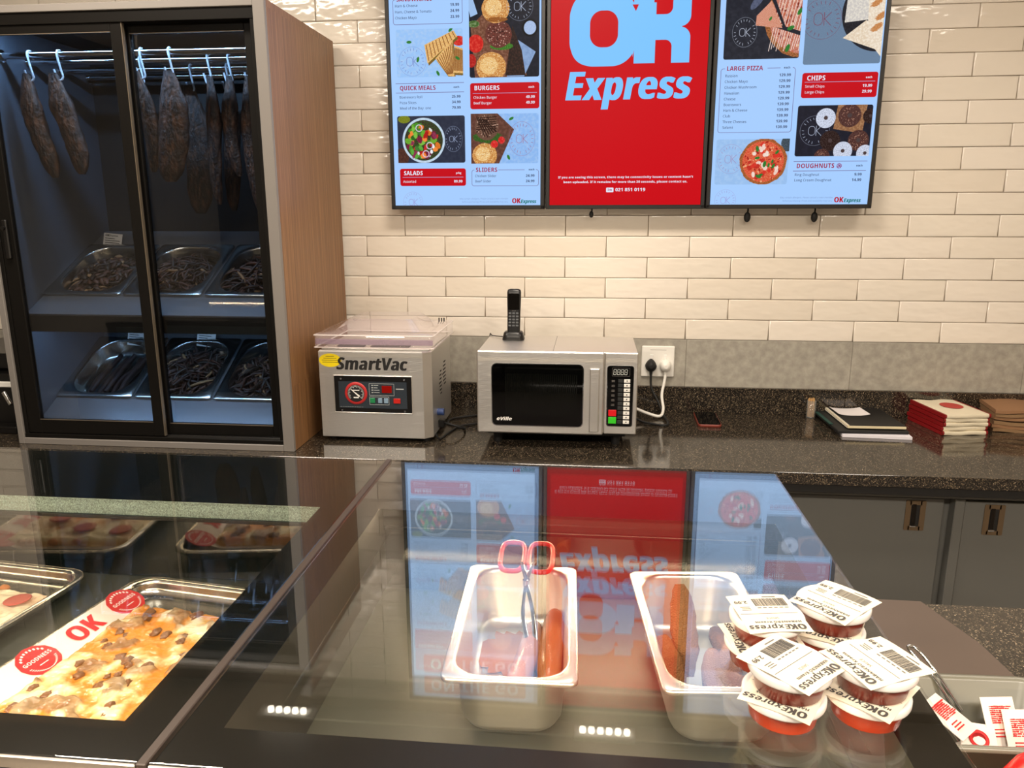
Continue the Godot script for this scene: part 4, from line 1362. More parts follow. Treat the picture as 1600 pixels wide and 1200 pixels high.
	# cordless phone standing in its cradle
	var p := thing("cordless_phone", "black cordless phone standing upright in its cradle on top of the microwave", "phone", Vector3(-1.523, 1.2195, 0.283))
	var cr := Mb.new()
	var R := []
	for q in [[0.074, 0.062, 0.018, 0.0], [0.076, 0.064, 0.02, 0.003], [0.066, 0.052, 0.018, 0.024], [0.058, 0.044, 0.016, 0.028]]:
		R.append(rrect(q[0], q[1], q[2], q[3]))
	cr.rings(R)
	mk("cradle", cr, M.black, p)
	var hs := Mb.new()
	R = []
	for q in [[0.040, 0.020, 0.0], [0.044, 0.022, 0.02], [0.045, 0.022, 0.08], [0.048, 0.024, 0.13], [0.048, 0.023, 0.15], [0.044, 0.019, 0.158], [0.03, 0.012, 0.161]]:
		R.append(rrect(q[0], q[1], 0.009, q[2]))
	hs.rings(R)
	var ht := Transform3D(Basis(Vector3.RIGHT, deg_to_rad(-8)), Vector3(0, 0.012, -0.002))
	var h := mk("handset", hs, mat(Color(0.06, 0.06, 0.065), 0.3), p, ht)
	mk("phone_screen", Mb.new().plate(rr2(0.038, 0.056, 0.004, Vector2(0, 0.117)), 0.010, 0.0128), mat(Color(0.03, 0.022, 0.015), 0.03), h)
	var km := mat(Color(0.33, 0.34, 0.35), 0.4)
	for r in 5:
		for c in 3:
			var ky := Mb.new()
			ky.box(Vector3(-0.0125 + c * 0.0125, 0.077 - r * 0.0105, 0.0115), Vector3(0.009, 0.006, 0.002), 0.0008)
			mk("key", ky, km, h)
	mk("navigation_key", Mb.new().box(Vector3(0, 0.086, 0.0115), Vector3(0.012, 0.004, 0.002), 0.0008), M.chrome, h)
	var w := Mb.new().tube(curve([Vector3(-1.56, 1.226, 0.27), Vector3(-1.58, 1.224, 0.25), Vector3(-1.605, 1.222, 0.225), Vector3(-1.618, 1.215, 0.19), Vector3(-1.62, 1.1, 0.16)], 6), 0.0018, 6)
	mk("phone_lead", w, M.matblack, p, Transform3D(Basis(), -p.position))

func counter_things() -> void:
	# wall socket with two plugs
	var s := thing("wall_socket", "white double wall socket on the grey band right of the microwave", "socket", Vector3(-1.004, 1.0965, 0.0025))
	mk("face_plate", Mb.new().span(-0.061, 0.061, -0.059, 0.059, 0, 0.010, 0.003), M.whiteplast, s)
	for x in [-0.024, 0.026]:
		mk("switch", Mb.new().box(Vector3(x, 0.018, 0.0105), Vector3(0.012, 0.016, 0.004), 0.001), M.white, s)
	mk("label_strip", Mb.new().span(-0.03, 0.03, 0.044, 0.045, 0.0099, 0.0103), M.greyink, s)
	for k in 2:
		var x: float = [-1.030, -0.976][k]
		var m: Material = [M.matblack, M.whiteplast][k]
		var nm: String = ["black", "white"][k]
		var p := thing("power_plug", "%s plug with its hanging cord in the %s half of the wall socket" % [nm, ["left", "right"][k]], "plug", Vector3(x, 1.083, 0.0125))
		var b := Mb.new()
		var R := []
		for q in [[1.0, 0.0], [1.0, 0.012], [0.92, 0.022], [0.62, 0.034], [0.3, 0.038]]:
			var r := PackedVector3Array()
			for i in 24:
				var a := TAU * i / 24
				var w := 1.0 if k == 1 else 1.0 - 0.33 * maxf(sin(a), 0.0)
				r.append(Vector3(cos(a) * 0.0215 * q[0] * w, sin(a) * 0.024 * q[0], q[1]))
			R.append(r)
		b.rings(R)
		mk("plug_body", b, m, p)
		mk("strain_relief", Mb.new().tube([Vector3(0, -0.018, 0.016), Vector3(0, -0.036, 0.018)], [0.007, 0.005], 10), m, p)
		var path: Array = [[Vector3(x, 1.048, 0.031), Vector3(x + 0.004, 1.0, 0.035), Vector3(-1.0, 0.95, 0.06), Vector3(-0.985, 0.915, 0.10), Vector3(-0.975, 0.908, 0.18), Vector3(-0.99, 0.907, 0.22), Vector3(-1.06, 0.908, 0.19), Vector3(-1.10, 0.92, 0.16)], [Vector3(x, 1.048, 0.031), Vector3(x - 0.004, 1.02, 0.036), Vector3(x - 0.012, 0.975, 0.05), Vector3(x - 0.008, 0.93, 0.085), Vector3(-1.0, 0.913, 0.12), Vector3(-1.05, 0.925, 0.12), Vector3(-1.105, 0.945, 0.11), Vector3(-1.14, 0.95, 0.10)]][k]
		mk("power_cord", Mb.new().tube(curve(path, 8), 0.0045 if k == 0 else 0.0055, 10), m, p, Transform3D(Basis(), -p.position))
	# phone lying on the granite
	var ph := thing("smartphone", "black smartphone in a reddish brown case lying flat on the granite", "smartphone", Vector3(-0.829, 0.902, 0.13), "", -0.02)
	var R := [rrect(0.078, 0.172, 0.012, 0.0), rrect(0.082, 0.176, 0.013, 0.003), rrect(0.082, 0.176, 0.013, 0.009), rrect(0.079, 0.173, 0.012, 0.0105)]
	mk("case", Mb.new().rings(R), mat(Color(0.48, 0.20, 0.15), 0.4), ph)
	mk("phone_screen", Mb.new().rings([rrect(0.077, 0.171, 0.011, 0.0104), rrect(0.077, 0.171, 0.011, 0.0112)]), mat(Color(0.015, 0.015, 0.017), 0.1), ph)
	# toothpicks
	var tp := thing("toothpick_holder", "small clear tube packed with toothpicks standing on the granite", "toothpicks", Vector3(-0.441, 0.902, 0.045))
	mk("tube", Mb.new().lathe([Vector2(0.016, 0.0), Vector2(0.0165, 0.002), Vector2(0.0165, 0.066), Vector2(0.015, 0.066), Vector2(0.015, 0.003), Vector2(0.0, 0.003)], 24), pane_mat(Color(0.9, 0.9, 0.88), 0.12), tp)
	var pk := Mb.new()
	rng.seed = 8
	for i in 55:
		var a := rf(0, TAU)
		var r := sqrt(rng.randf()) * 0.0125
		var e := rf(-0.002, 0.002)
		pk.tube([Vector3(cos(a) * r, 0.004, sin(a) * r), Vector3(cos(a) * r + e, 0.068 + e, sin(a) * r), Vector3(cos(a) * r + e, 0.073 + e, sin(a) * r)], [0.0012, 0.0012, 0.0003], 5)
	mk("toothpick_bundle", pk, mat(Color(0.78, 0.62, 0.40), 0.7), tp).set_meta("kind", "stuff")
	# stationery pile: sheets, folder, notebook, note
	var sh := thing("paper_sheets", "white sheets of paper jutting out from under the black folder", "paper", Vector3(-0.285, 0.902, 0.0), "", 0.0)
	mk("sheets", Mb.new().x_box(Transform3D(Basis(Vector3.UP, -0.06), Vector3(0, 0.005, 0.195)), Vector3(0.222, 0.009, 0.21)), mat(Color(0.88, 0.87, 0.90), 0.7), sh)
	var fd := thing("folder", "black folder with a green edged divider under the spiral notebook", "folder", Vector3(-0.29, 0.9115, 0.145), "", 0.03)
	mk("cover", Mb.new().x_box(Transform3D(Basis(), Vector3(-0.012, 0.0055, 0.0)), Vector3(0.235, 0.011, 0.27), 0.002), M.matblack, fd)
	mk("divider", Mb.new().x_box(Transform3D(Basis(), Vector3(-0.128, 0.0125, -0.02)), Vector3(0.012, 0.003, 0.16)), mat(Color(0.10, 0.25, 0.22), 0.6), fd)
	var nb := thing("notebook", "black covered spiral notebook with cream pages on top of the folder", "notebook", Vector3(-0.285, 0.9265, 0.135), "", 0.02)
	mk("pages", Mb.new().x_box(Transform3D(Basis(), Vector3(0, 0.004, 0)), Vector3(0.192, 0.007, 0.262)), mat(Color(0.85, 0.80, 0.66), 0.8), nb)
	mk("cover", Mb.new().x_box(Transform3D(Basis(), Vector3(0.004, 0.0085, -0.004)), Vector3(0.186, 0.0015, 0.258), 0.0005), mat(Color(0.07, 0.065, 0.06), 0.5), nb)
	var sp := Mb.new()
	for i in 22:
		var c := Vector3(-0.094, 0.0055, -0.12 + i * 0.0115)
		var pts := []
		for k in 9:
			var a := TAU * k / 8
			pts.append(c + Vector3(cos(a) * 0.006, sin(a) * 0.0055, k * 0.0004))
		sp.tube(pts, 0.0009, 5)
	mk("spiral", sp, mat(Color(0.85, 0.83, 0.78), 0.3), nb)
	var nt := Mb.new()
	for k in 10:
		var x0 := -0.055 + k * 0.011
		var x1 := x0 + 0.011
		var h := func(x: float) -> float: return 0.0006 + 0.006 * pow(absf(x) / 0.055, 3)
		nt.quad(Vector3(x0, h.call(x0), 0.05), Vector3(x1, h.call(x1), 0.05), Vector3(x1, h.call(x1), -0.05), Vector3(x0, h.call(x0), -0.05), 0)
		nt.quad(Vector3(x0, h.call(x0) - 0.0005, -0.05), Vector3(x1, h.call(x1) - 0.0005, -0.05), Vector3(x1, h.call(x1) - 0.0005, 0.05), Vector3(x0, h.call(x0) - 0.0005, 0.05), 2)
	tag(mk("note_sheet", nt, mat(Color(0.9, 0.88, 0.88), 0.7), null, Transform3D(Basis(Vector3.UP, 0.05), Vector3(-0.318, 0.9363, 0.085))), "small white curled note lying on the black spiral notebook", "paper")
	# red and white paper bags
	rng.seed = 31
	var ord := ["lowest", "second from the bottom", "third from the bottom", "second from the top", "topmost"]
	for i in 5:
		var b := thing("paper_bag", "flat white bag with red gussets, %s in the stack on the granite" % ord[i], "paper bag", Vector3(0.004 + rf(-0.003, 0.003), 0.902 + i * 0.0148, 0.125 + rf(-0.003, 0.003)), "red and white paper bags stacked on the granite", 0.16)
		var top := 0.0148
		var mid := Mb.new()
		var gus: Material = M.gusset
		for part in 3:
			var xa: float = [-0.081, -0.074, 0.074][part]
			var xb: float = [-0.074, 0.074, 0.081][part]
			var mb: Mb = mid if part == 1 else Mb.new()
			var n := 14 if part == 1 else 2
			for k in n:
				var x0 := lerpf(xa, xb, float(k) / n)
				var x1 := lerpf(xa, xb, float(k + 1) / n)
				var prof := func(x: float, z: float, up: bool) -> Vector3:
					var w := 0.0016 * sin(x * 60 + i * 1.3) * sin(z * 20 + i)
					return Vector3(x, (top - 0.001 if up else 0.001) + w, z + 0.002 * sin(x * 45 + i * 2.0))
				var zf := 0.105
				mb.quad(prof.call(x0, zf, true), prof.call(x1, zf, true), prof.call(x1, -zf, true), prof.call(x0, -zf, true), 0)
				mb.quad(prof.call(x0, -zf, false), prof.call(x1, -zf, false), prof.call(x1, zf, false), prof.call(x0, zf, false), 1)
				var a0: Vector3 = prof.call(x0, zf, false)
				var a1: Vector3 = prof.call(x1, zf, false)
				var b0: Vector3 = prof.call(x0, zf, true)
				var b1: Vector3 = prof.call(x1, zf, true)
				var mid0 := (a0 + b0) / 2 + Vector3(0, 0, 0.003)
				var mid1 := (a1 + b1) / 2 + Vector3(0, 0, 0.003)
				mb.quad(a0, a1, mid1, mid0, 2); mb.quad(mid0, mid1, b1, b0, 2)
				mb.quad(prof.call(x1, -zf, false), prof.call(x0, -zf, false), prof.call(x0, -zf, true), prof.call(x1, -zf, true), 3)
			if part != 1:
				var x := xa if part == 0 else xb
				var o := [Vector3(x, 0.001, -0.105), Vector3(x, 0.001, 0.105), Vector3(x, top - 0.001, 0.105), Vector3(x, top - 0.001, -0.105)]
				if part == 0:
					mb.quad(o[0], o[1], o[2], o[3])
				else:
					mb.quad(o[1], o[0], o[3], o[2])
				mk("red_gusset", mb, gus, b)
		mk("paper_body", mid, mat(Color(0.88, 0.84, 0.74), 0.75), b)
		if i == 4:
			var ov := Mb.new()
			ov.x = Transform3D(Basis(Vector3(1, 0, 0), Vector3(0, 0, -1), Vector3(0, 1, 0)), Vector3(0.006, 0.0152, 0.0))
			var e := PackedVector2Array()
			for k in 32:
				e.append(Vector2(0.008 + cos(TAU * k / 32) * 0.036, 0.012 + sin(TAU * k / 32) * 0.042))
			ov.plate(e, 0, 0.0003)
			mk("red_emblem", ov, mat(Color(0.72, 0.25, 0.22), 0.6), b)
		else:
			pass
	# brown paper bags
	for i in 6:
		var hi := 0.0125
		var wv := Mb.new()
		for k in 16:
			var x0 := -0.14 + k * 0.0175
			var x1 := x0 + 0.0175
			var pf := func(x: float, up: bool, z: float) -> Vector3:
				return Vector3(x, (hi - 0.0008 if up else 0.0008) + 0.0022 * sin(x * 40 + i * 0.7) + (0.010 * clampf((z + 0.11) / 0.2, 0, 1) * 0.0), z + 0.003 * sin(x * 33 + i))
			wv.quad(pf.call(x0, true, 0.1), pf.call(x1, true, 0.1), pf.call(x1, true, -0.13), pf.call(x0, true, -0.13), 0)
			wv.quad(pf.call(x0, false, -0.13), pf.call(x1, false, -0.13), pf.call(x1, false, 0.1), pf.call(x0, false, 0.1), 1)
			wv.quad(pf.call(x0, false, 0.1), pf.call(x1, false, 0.1), pf.call(x1, true, 0.1), pf.call(x0, true, 0.1), 2)
			wv.quad(pf.call(x1, false, -0.13), pf.call(x0, false, -0.13), pf.call(x0, true, -0.13), pf.call(x1, true, -0.13), 3)
		for x in [-0.14, 0.14]:
			var o := [Vector3(x, 0.0, -0.13), Vector3(x, 0.0, 0.1), Vector3(x, hi, 0.1), Vector3(x, hi, -0.13)]
			if x > 0:
				o.reverse()
			wv.quad(o[0], o[1], o[2], o[3])
		var words: String = ["lowest", "second from the bottom", "third from the bottom", "third from the top", "second from the top", "topmost"][i]
		tag(mk("brown_bag", wv, mat(Color(0.54 + 0.03 * (i % 2), 0.42, 0.29), 0.8), null, Transform3D(Basis(Vector3.UP, -0.16 + rf(-0.03, 0.03)), Vector3(0.288 + rf(-0.004, 0.004), 0.902 + i * 0.0128 + (0.004 if i > 2 else 0.0), 0.10))), "flat brown bag beside the red ones, %s in the brown stack" % words, "paper bag", "brown paper bags stacked on the granite")
	# dark machine at the far left, mostly outside the picture
	var ap := thing("coffee_machine", "black and chrome appliance at the left end of the worktop, beside the oak cabinet", "appliance", Vector3(-3.40, 0.902, 0.33))
	mk("body", Mb.new().span(-0.2, 0.17, 0.01, 0.20, -0.25, 0.15, 0.008), M.black, ap)
	mk("head", Mb.new().span(-0.2, 0.17, 0.20, 0.262, -0.25, 0.10, 0.012), M.black, ap)
	mk("drip_tray", Mb.new().span(-0.2, 0.17, 0.0, 0.025, 0.1, 0.2, 0.003), M.black, ap)
	mk("trim_strip", Mb.new().span(-0.2, 0.171, 0.155, 0.175, 0.12, 0.158, 0.003), M.whiteplast, ap)
	mk("spout", Mb.new().tube([Vector3(0.12, 0.14, 0.17), Vector3(0.15, 0.10, 0.18)], 0.008, 10), M.chrome, ap)

# ------------------------------------------------------------------ glass-topped display cases in front
const ZB := 1.485   # back edge of the glass tops
const ZF := 2.338   # front edge
const YG := 1.18    # top face of the glass

func front_case() -> void:
	var steel_floor := mat(Color(0.23, 0.24, 0.21), 0.45, 0.2)
	var body := mat(Color(0.075, 0.068, 0.062), 0.5)
	var lamp := Color(1.0, 0.88, 0.70)
	var speck := tri3(mat(Color(0.80, 0.95, 0.98), 0.5), Vector3(3.5, 3.5, 3.5))
	speck.albedo_texture = M.speckle
	for k in 2:
		var x0: float = [-3.40, -1.641][k]
		var x1: float = [-1.653, -0.910][k]
		var t := thing("display_case", ["left glass-topped display case holding the pizza trays", "right glass-topped display case holding the two deep steel food pans"][k], "display case")
		var b := Mb.new()
		b.span(x0, x1, 0.9385, 0.964, ZB + 0.02, ZF - 0.015, 0.002)
		mk("floor_plate", b, steel_floor, t)
		mk("base", Mb.new().span(x0 + 0.005, x1 - 0.002, 0.9025, 0.938, ZB + 0.02, ZF - 0.012), body, t)
		# rear: dark mirror doors under a pale speckled rail
		mk("rear_door", Mb.new().span(x0 + 0.012, x1 - 0.012, 0.966, 1.083, 1.585, 1.60), mat(Color(0.40, 0.39, 0.37), 0.06, 1.0), t)
		mk("rear_door_frame", Mb.new().span(x0 + 0.012, x1 - 0.012, 1.083, 1.09, 1.583, 1.604, 0.001), M.black, t)
		mk("rear_rail", Mb.new().span(x0 + 0.005, x1 - 0.005, 1.09, 1.155, 1.56, 1.6, 0.001), speck if k == 0 else body, t)
		mk("rear_ledge", Mb.new().span(x0 + 0.005, x1 - 0.005, 1.155, 1.171, ZB + 0.006, 1.6, 0.001), M.black, t)
		# ends
		mk("end_panel", Mb.new().span(x0 + 0.002, x0 + 0.010, 0.965, 1.1705, ZB + 0.02, ZF - 0.006), body, t)
		if k == 0:
			mk("end_panel", Mb.new().span(x1 - 0.010, x1 - 0.002, 0.965, 1.1705, ZB + 0.02, ZF - 0.006), body, t)
		else:
			mk("end_glass", Mb.new().span(x1 - 0.010, x1 - 0.004, 0.965, 1.1705, ZB + 0.02, ZF - 0.012), M.glass, t)
		mk("front_glass", Mb.new().span(x0 + 0.012, x1 - 0.012, 0.965, 1.155, ZF - 0.02, ZF - 0.012), M.glass, t)
		# lamp strip hidden under the front border of the top
		mk("lamp_strip", Mb.new().span(x0 + 0.05, x1 - 0.05, 1.160, 1.168, 2.296, 2.312), glow(lamp, 3.0), t)
		area("case_lamp", Vector3((x0 + x1) / 2, 1.156, 2.296), Vector3(0, -0.75, -0.65), x1 - x0 - 0.1, 0.014, lamp, [0.58, 0.5][k])
		mk("rear_lamp_strip", Mb.new().span(x0 + 0.05, x1 - 0.05, 1.1245, 1.1278, 1.6005, 1.604), glow(lamp, 3.0), t)
		area("case_rear_lamp", Vector3((x0 + x1) / 2, 1.1262, 1.6055), Vector3(0, -0.5, 0.85), x1 - x0 - 0.1, 0.003, lamp, [0.12, 0.30][k])
		# the top: one sheet, black ceramic border underneath
		var px0: float = x0 if k == 0 else x0 - 0.0005
		var g := mk("glass_top", Mb.new().span(px0, x1, YG - 0.004, YG, ZB, ZF, 0.0006), M.glass, t)
		var cx0: float = [x0 + 0.05, -1.600][k]
		var cx1: float = [-1.7005, -0.962][k]
		var y1 := YG - 0.0042
		for q in [[px0 + 0.001, x1 - 0.001, ZB + 0.001, 1.728], [px0 + 0.001, x1 - 0.001, 2.281, ZF - 0.001], [px0 + 0.001, cx0, 1.728, 2.281], [cx1, x1 - 0.001, 1.728, 2.281]]:
			mk("black_border", Mb.new().span(q[0], q[1], y1 - 0.0006, y1, q[2], q[3]), M.frit, g)
		if k == 1:
			mk("inner_glass", Mb.new().span(-1.585, -0.97, 1.1285, 1.1315, 1.66, 2.2), M.glass, t)
		# metal edging at the front
		var al := mat(Color(0.55, 0.52, 0.48), 0.3, 0.8)
		mk("front_trim", Mb.new().span(x0, x1, 1.166, 1.179, ZF + 0.0005, ZF + 0.004, 0.001), al, t)
		mk("front_trim", Mb.new().span(x0, x1, 1.150, 1.1655, ZF - 0.01, ZF + 0.002, 0.001), M.black, t)
		mk("front_lip", Mb.new().span(x0, x1, 1.157, 1.160, ZF + 0.002, ZF + 0.020, 0.001), al, t)
		mk("front_skirt", Mb.new().span(x0, x1, 0.905, 0.965, ZF - 0.011, ZF + 0.002), M.black, t)
		if k == 0:
			mk("joint_strip", Mb.new().span(-1.6522, -1.6422, 1.160, 1.1808, ZB, ZF + 0.004, 0.001), mat(Color(0.27, 0.225, 0.195), 0.45, 0.3), t)
	trays()

func trays() -> void:
	var tray := gn_pan(0.325, 0.53, 0.045, 0.30, 0.505, 0.04, 0.028, 0.9)
	
	for k in 2:
		var rot := deg_to_rad([-6.5, -8.0][k])
		var bx := Vector3(cos(rot), 0, -sin(rot))
		var bz := Vector3(sin(rot), 0, cos(rot))
		# corner = rear right of the first tray, rear left of the second
		var corner: Vector3 = [Vector3(-2.185, 0.993, 1.640), Vector3(-2.088, 0.993, 1.645)][k]
		var cen: Vector3 = corner + bz * 0.265 + bx * [-0.1625, 0.1625][k]
		var xf := Transform3D(Basis(Vector3.UP, rot), cen)
		tag(mk("baking_tray", tray, M.pan, null, xf), ["shallow steel tray with the pale salami pizza, left of the other tray in the case", "shallow steel tray with the cheesy mince pizza, nearest the middle joint of the cases"][k], "tray", "steel trays in the left case")
		# printed liner
		var l := thing("liner_paper", ["printed white paper under the salami pizza", "white paper with red round badges along the mince pizza's edge"][k], "paper", xf * Vector3(0, -0.0265, 0))
		l.rotation.y = rot
		var lm := Mb.new()
		var prof := [Vector2(-0.153, 0.0285), Vector2(-0.118, 0.0145), Vector2(-0.083, 0.002), Vector2(0.125, 0.001), Vector2(0.138, 0.006), Vector2(0.146, 0.02)]
		for i in prof.size() - 1:
			var a: Vector2 = prof[i]
			var c: Vector2 = prof[i + 1]
			lm.quad(Vector3(a.x, a.y, 0.24), Vector3(c.x, c.y, 0.24), Vector3(c.x, c.y, -0.195), Vector3(a.x, a.y, -0.195), 0)
			lm.quad(Vector3(a.x, a.y - 0.0004, -0.195), Vector3(c.x, c.y - 0.0004, -0.195), Vector3(c.x, c.y - 0.0004, 0.24), Vector3(a.x, a.y - 0.0004, 0.24), 1)
		mk("sheet", lm, mat(Color(0.93, 0.89, 0.85), 0.6), l)
		for i in 3:
			var z := -0.18 + i * 0.093
			var pr := Mb.new()
			pr.x = Transform3D(Basis(Vector3(0, 0, -1), Vector3(-1, 0, 0), Vector3.UP).rotated(Vector3.BACK, -0.373), Vector3(-0.128, 0.0191, z))
			var wt := Mb.new()
			wt.x = pr.x.translated_local(Vector3(0, 0, 0.0010))
			if i % 2 == 0:
				var e := PackedVector2Array()
				for j in 48:
					var r := 0.0315 * (1.0 + 0.02 * cos(TAU * j / 4.0))
					e.append(Vector2(cos(TAU * j / 48), sin(TAU * j / 48)) * r)
				pr.plate(e, -0.0002, 0.0008)
				letters(wt, "GOODNESS", 0.0068, Vector3(0, 0.003, 0), 1, bold)
				for j in 9:
					var a := deg_to_rad(35 + 110 * j / 8.0)
					wt.span(cos(a) * 0.024 - 0.0015, cos(a) * 0.024 + 0.0015, sin(a) * 0.024 - 0.002, sin(a) * 0.024 + 0.002, 0, 0.0002)
				wt.span(-0.008, 0.008, -0.011, -0.0095, 0, 0.0002)
				for j in 20:
					var a := deg_to_rad(200 + 140 * j / 19.0)
					wt.span(cos(a) * 0.024 - 0.002, cos(a) * 0.024 + 0.002, sin(a) * 0.024 - 0.0005, sin(a) * 0.024 + 0.0005, 0, 0.0002)
				mk("badge_print", wt, M.white, mk("red_badge", pr, M.redink, l))
			else:
				letters(pr, "OK", 0.033, Vector3(0, 0, 0.0008), 1, heavy)
				mk("red_letters", pr, M.redink, l)
		# the pizza itself
		var p := thing("pizza", ["pale cheese pizza with pink salami rounds in the left tray", "rectangular pizza with melted cheese and brown mince in the right tray"][k], "pizza", xf * Vector3(0, -0.0245, 0), "")
		p.rotation.y = rot
		mk("base", pizza_mesh(k), M.pizza, p)
		rng.seed = 70 + k
		var tops := Mb.new()
		if k == 1:
			for i in 40:
				var o := Vector3(rf(-0.082, 0.13), 0.0148, rf(-0.172, 0.225))
				var fm := noise(1.0, 700 + i, 2)
				var big := rf(0.6, 1.25)
				var R := []
				for a in 7:
					var t := -PI / 2 + PI * clampf(a / 6.0, 0.02, 0.98)
					var ring := PackedVector3Array()
					for b in 12:
						var q := Vector3(cos(TAU * b / 12) * cos(t), sin(t), -sin(TAU * b / 12) * cos(t))
						ring.append(o + q * Vector3(0.0075, 0.0045, 0.010) * big * (1.0 + 0.75 * fm.get_noise_3dv(q * 1.3 + Vector3(i, 0, 0))))
					R.append(ring)
				tops.rings(R)
			var mn := mk("mince_crumbs", tops, mat(Color(0.50, 0.345, 0.215), 0.3), p)
			mn.set_meta("kind", "stuff")
		else:
			var spots := [Vector2(0.105, -0.145), Vector2(0.06, -0.06), Vector2(0.10, 0.01), Vector2(0.02, -0.13), Vector2(-0.06, -0.08), Vector2(0.05, 0.06), Vector2(-0.03, 0.15), Vector2(0.1, 0.16), Vector2(-0.1, 0.02)]
			for q in spots:
				var s := Mb.new()
				s.lathe([Vector2(0.021, 0.0), Vector2(0.0225, 0.0012), Vector2(0.021, 0.0022), Vector2(0.012, 0.0018)], 22)
				mk("salami_slice", s, mat(Color(0.76, 0.33, 0.28), 0.4), p, Transform3D(Basis(Vector3.RIGHT, rf(-0.08, 0.08)) * Basis(Vector3.BACK, rf(-0.08, 0.08)), Vector3(q.x, 0.0195, q.y)))
			for i in 5:
				tops.ball(Vector3(rf(-0.1, 0.12), 0.012, rf(-0.2, -0.185)), Vector3(0.01, 0.007, 0.008), 8, 6)
			mk("crust_crumbs", tops, mat(Color(0.72, 0.45, 0.22), 0.6), p)

func pizza_mesh(k: int) -> ArrayMesh:
	if not M.has("pizza"):
		M.pizza = vmat(0.22)
		M.pizza.heightmap_enabled = true
		M.pizza.heightmap_texture = bump_tex(0.05, 61)
		M.pizza.heightmap_scale = 0.10
		tri3(M.pizza, Vector3(7, 7, 7), false)
	var f := noise(7.0, 90 + k, 4)
	var f2 := noise(26.0, 95 + k, 4)
	var f3 := noise(16.0, 99 + k, 2)
	var nx := 130
	var nz := 230
	var x0: float = [-0.125, -0.102][k]
	var x1 := 0.142
	var z0 := -0.185
	var z1 := 0.236
	var sauce := Color(0.66, 0.25, 0.03)
	var cheese: Color = [Color(0.80, 0.60, 0.40), Color(0.80, 0.60, 0.27)][k]
	var pale := Color(0.84, 0.74, 0.52)
	var brown := Color(0.22, 0.12, 0.055)
	var vs := PackedVector3Array()
	var cs := PackedColorArray()
	var id := PackedInt32Array()
	for j in nz + 1:
		for i in nx + 1:
			var u := float(i) / nx
			var v := float(j) / nz
			var x := lerpf(x0, x1, u)
			var z := lerpf(z0, z1, v)
			var wob := 0.006 * f.get_noise_2d(z * 2 + 5, u * 0.2)
			if i == 0:
				x += wob + 0.004 * f2.get_noise_2d(z, 3)
			if j == 0:
				z += 0.007 * f.get_noise_2d(x * 2, 8)
			var e := minf(minf(u * (x1 - x0), (1 - u) * (x1 - x0)), minf(v, 1 - v) * (z1 - z0))
			var a := f.get_noise_2d(x, z)
			var b := f2.get_noise_2d(x, z)
			var m := f3.get_noise_2d(x + 3, z)
			var h := 0.015 * smoothstep(0.0, 0.008, e) + 0.003 * a + 0.0042 * b
			var c := sauce.lerp(cheese, smoothstep(-0.22, 0.10, a + b * 0.35 + (0.35 if k == 0 else -0.20 + 0.24 * v)))
			c = c.lerp(pale, smoothstep(0.12, 0.42, a + b * 0.5 + (0.1 if k == 0 else 0.0)))
			if k == 1:
				var mm := smoothstep(0.24, 0.36, m)
				c = c.lerp(brown.lerp(Color(0.40, 0.25, 0.12), clampf(b * 1.6 + 0.4, 0, 1)), mm * 0.85)
				h += mm * 0.005
			if e < 0.004:
				c = c.lerp(Color(0.62, 0.33, 0.10), 0.7)
			vs.append(Vector3(x, h if e > 0.0001 else 0.0, z))
			cs.append(c)
	for j in nz:
		for i in nx:
			var q := j * (nx + 1) + i
			id.append_array([q, q + 1, q + nx + 1, q + 1, q + nx + 2, q + nx + 1])
	var ar := []
	ar.resize(Mesh.ARRAY_MAX)
	ar[Mesh.ARRAY_VERTEX] = vs
	ar[Mesh.ARRAY_COLOR] = cs
	ar[Mesh.ARRAY_INDEX] = id
	var st := SurfaceTool.new()
	st.create_from_arrays(ar)
	st.generate_normals()
	return st.commit()

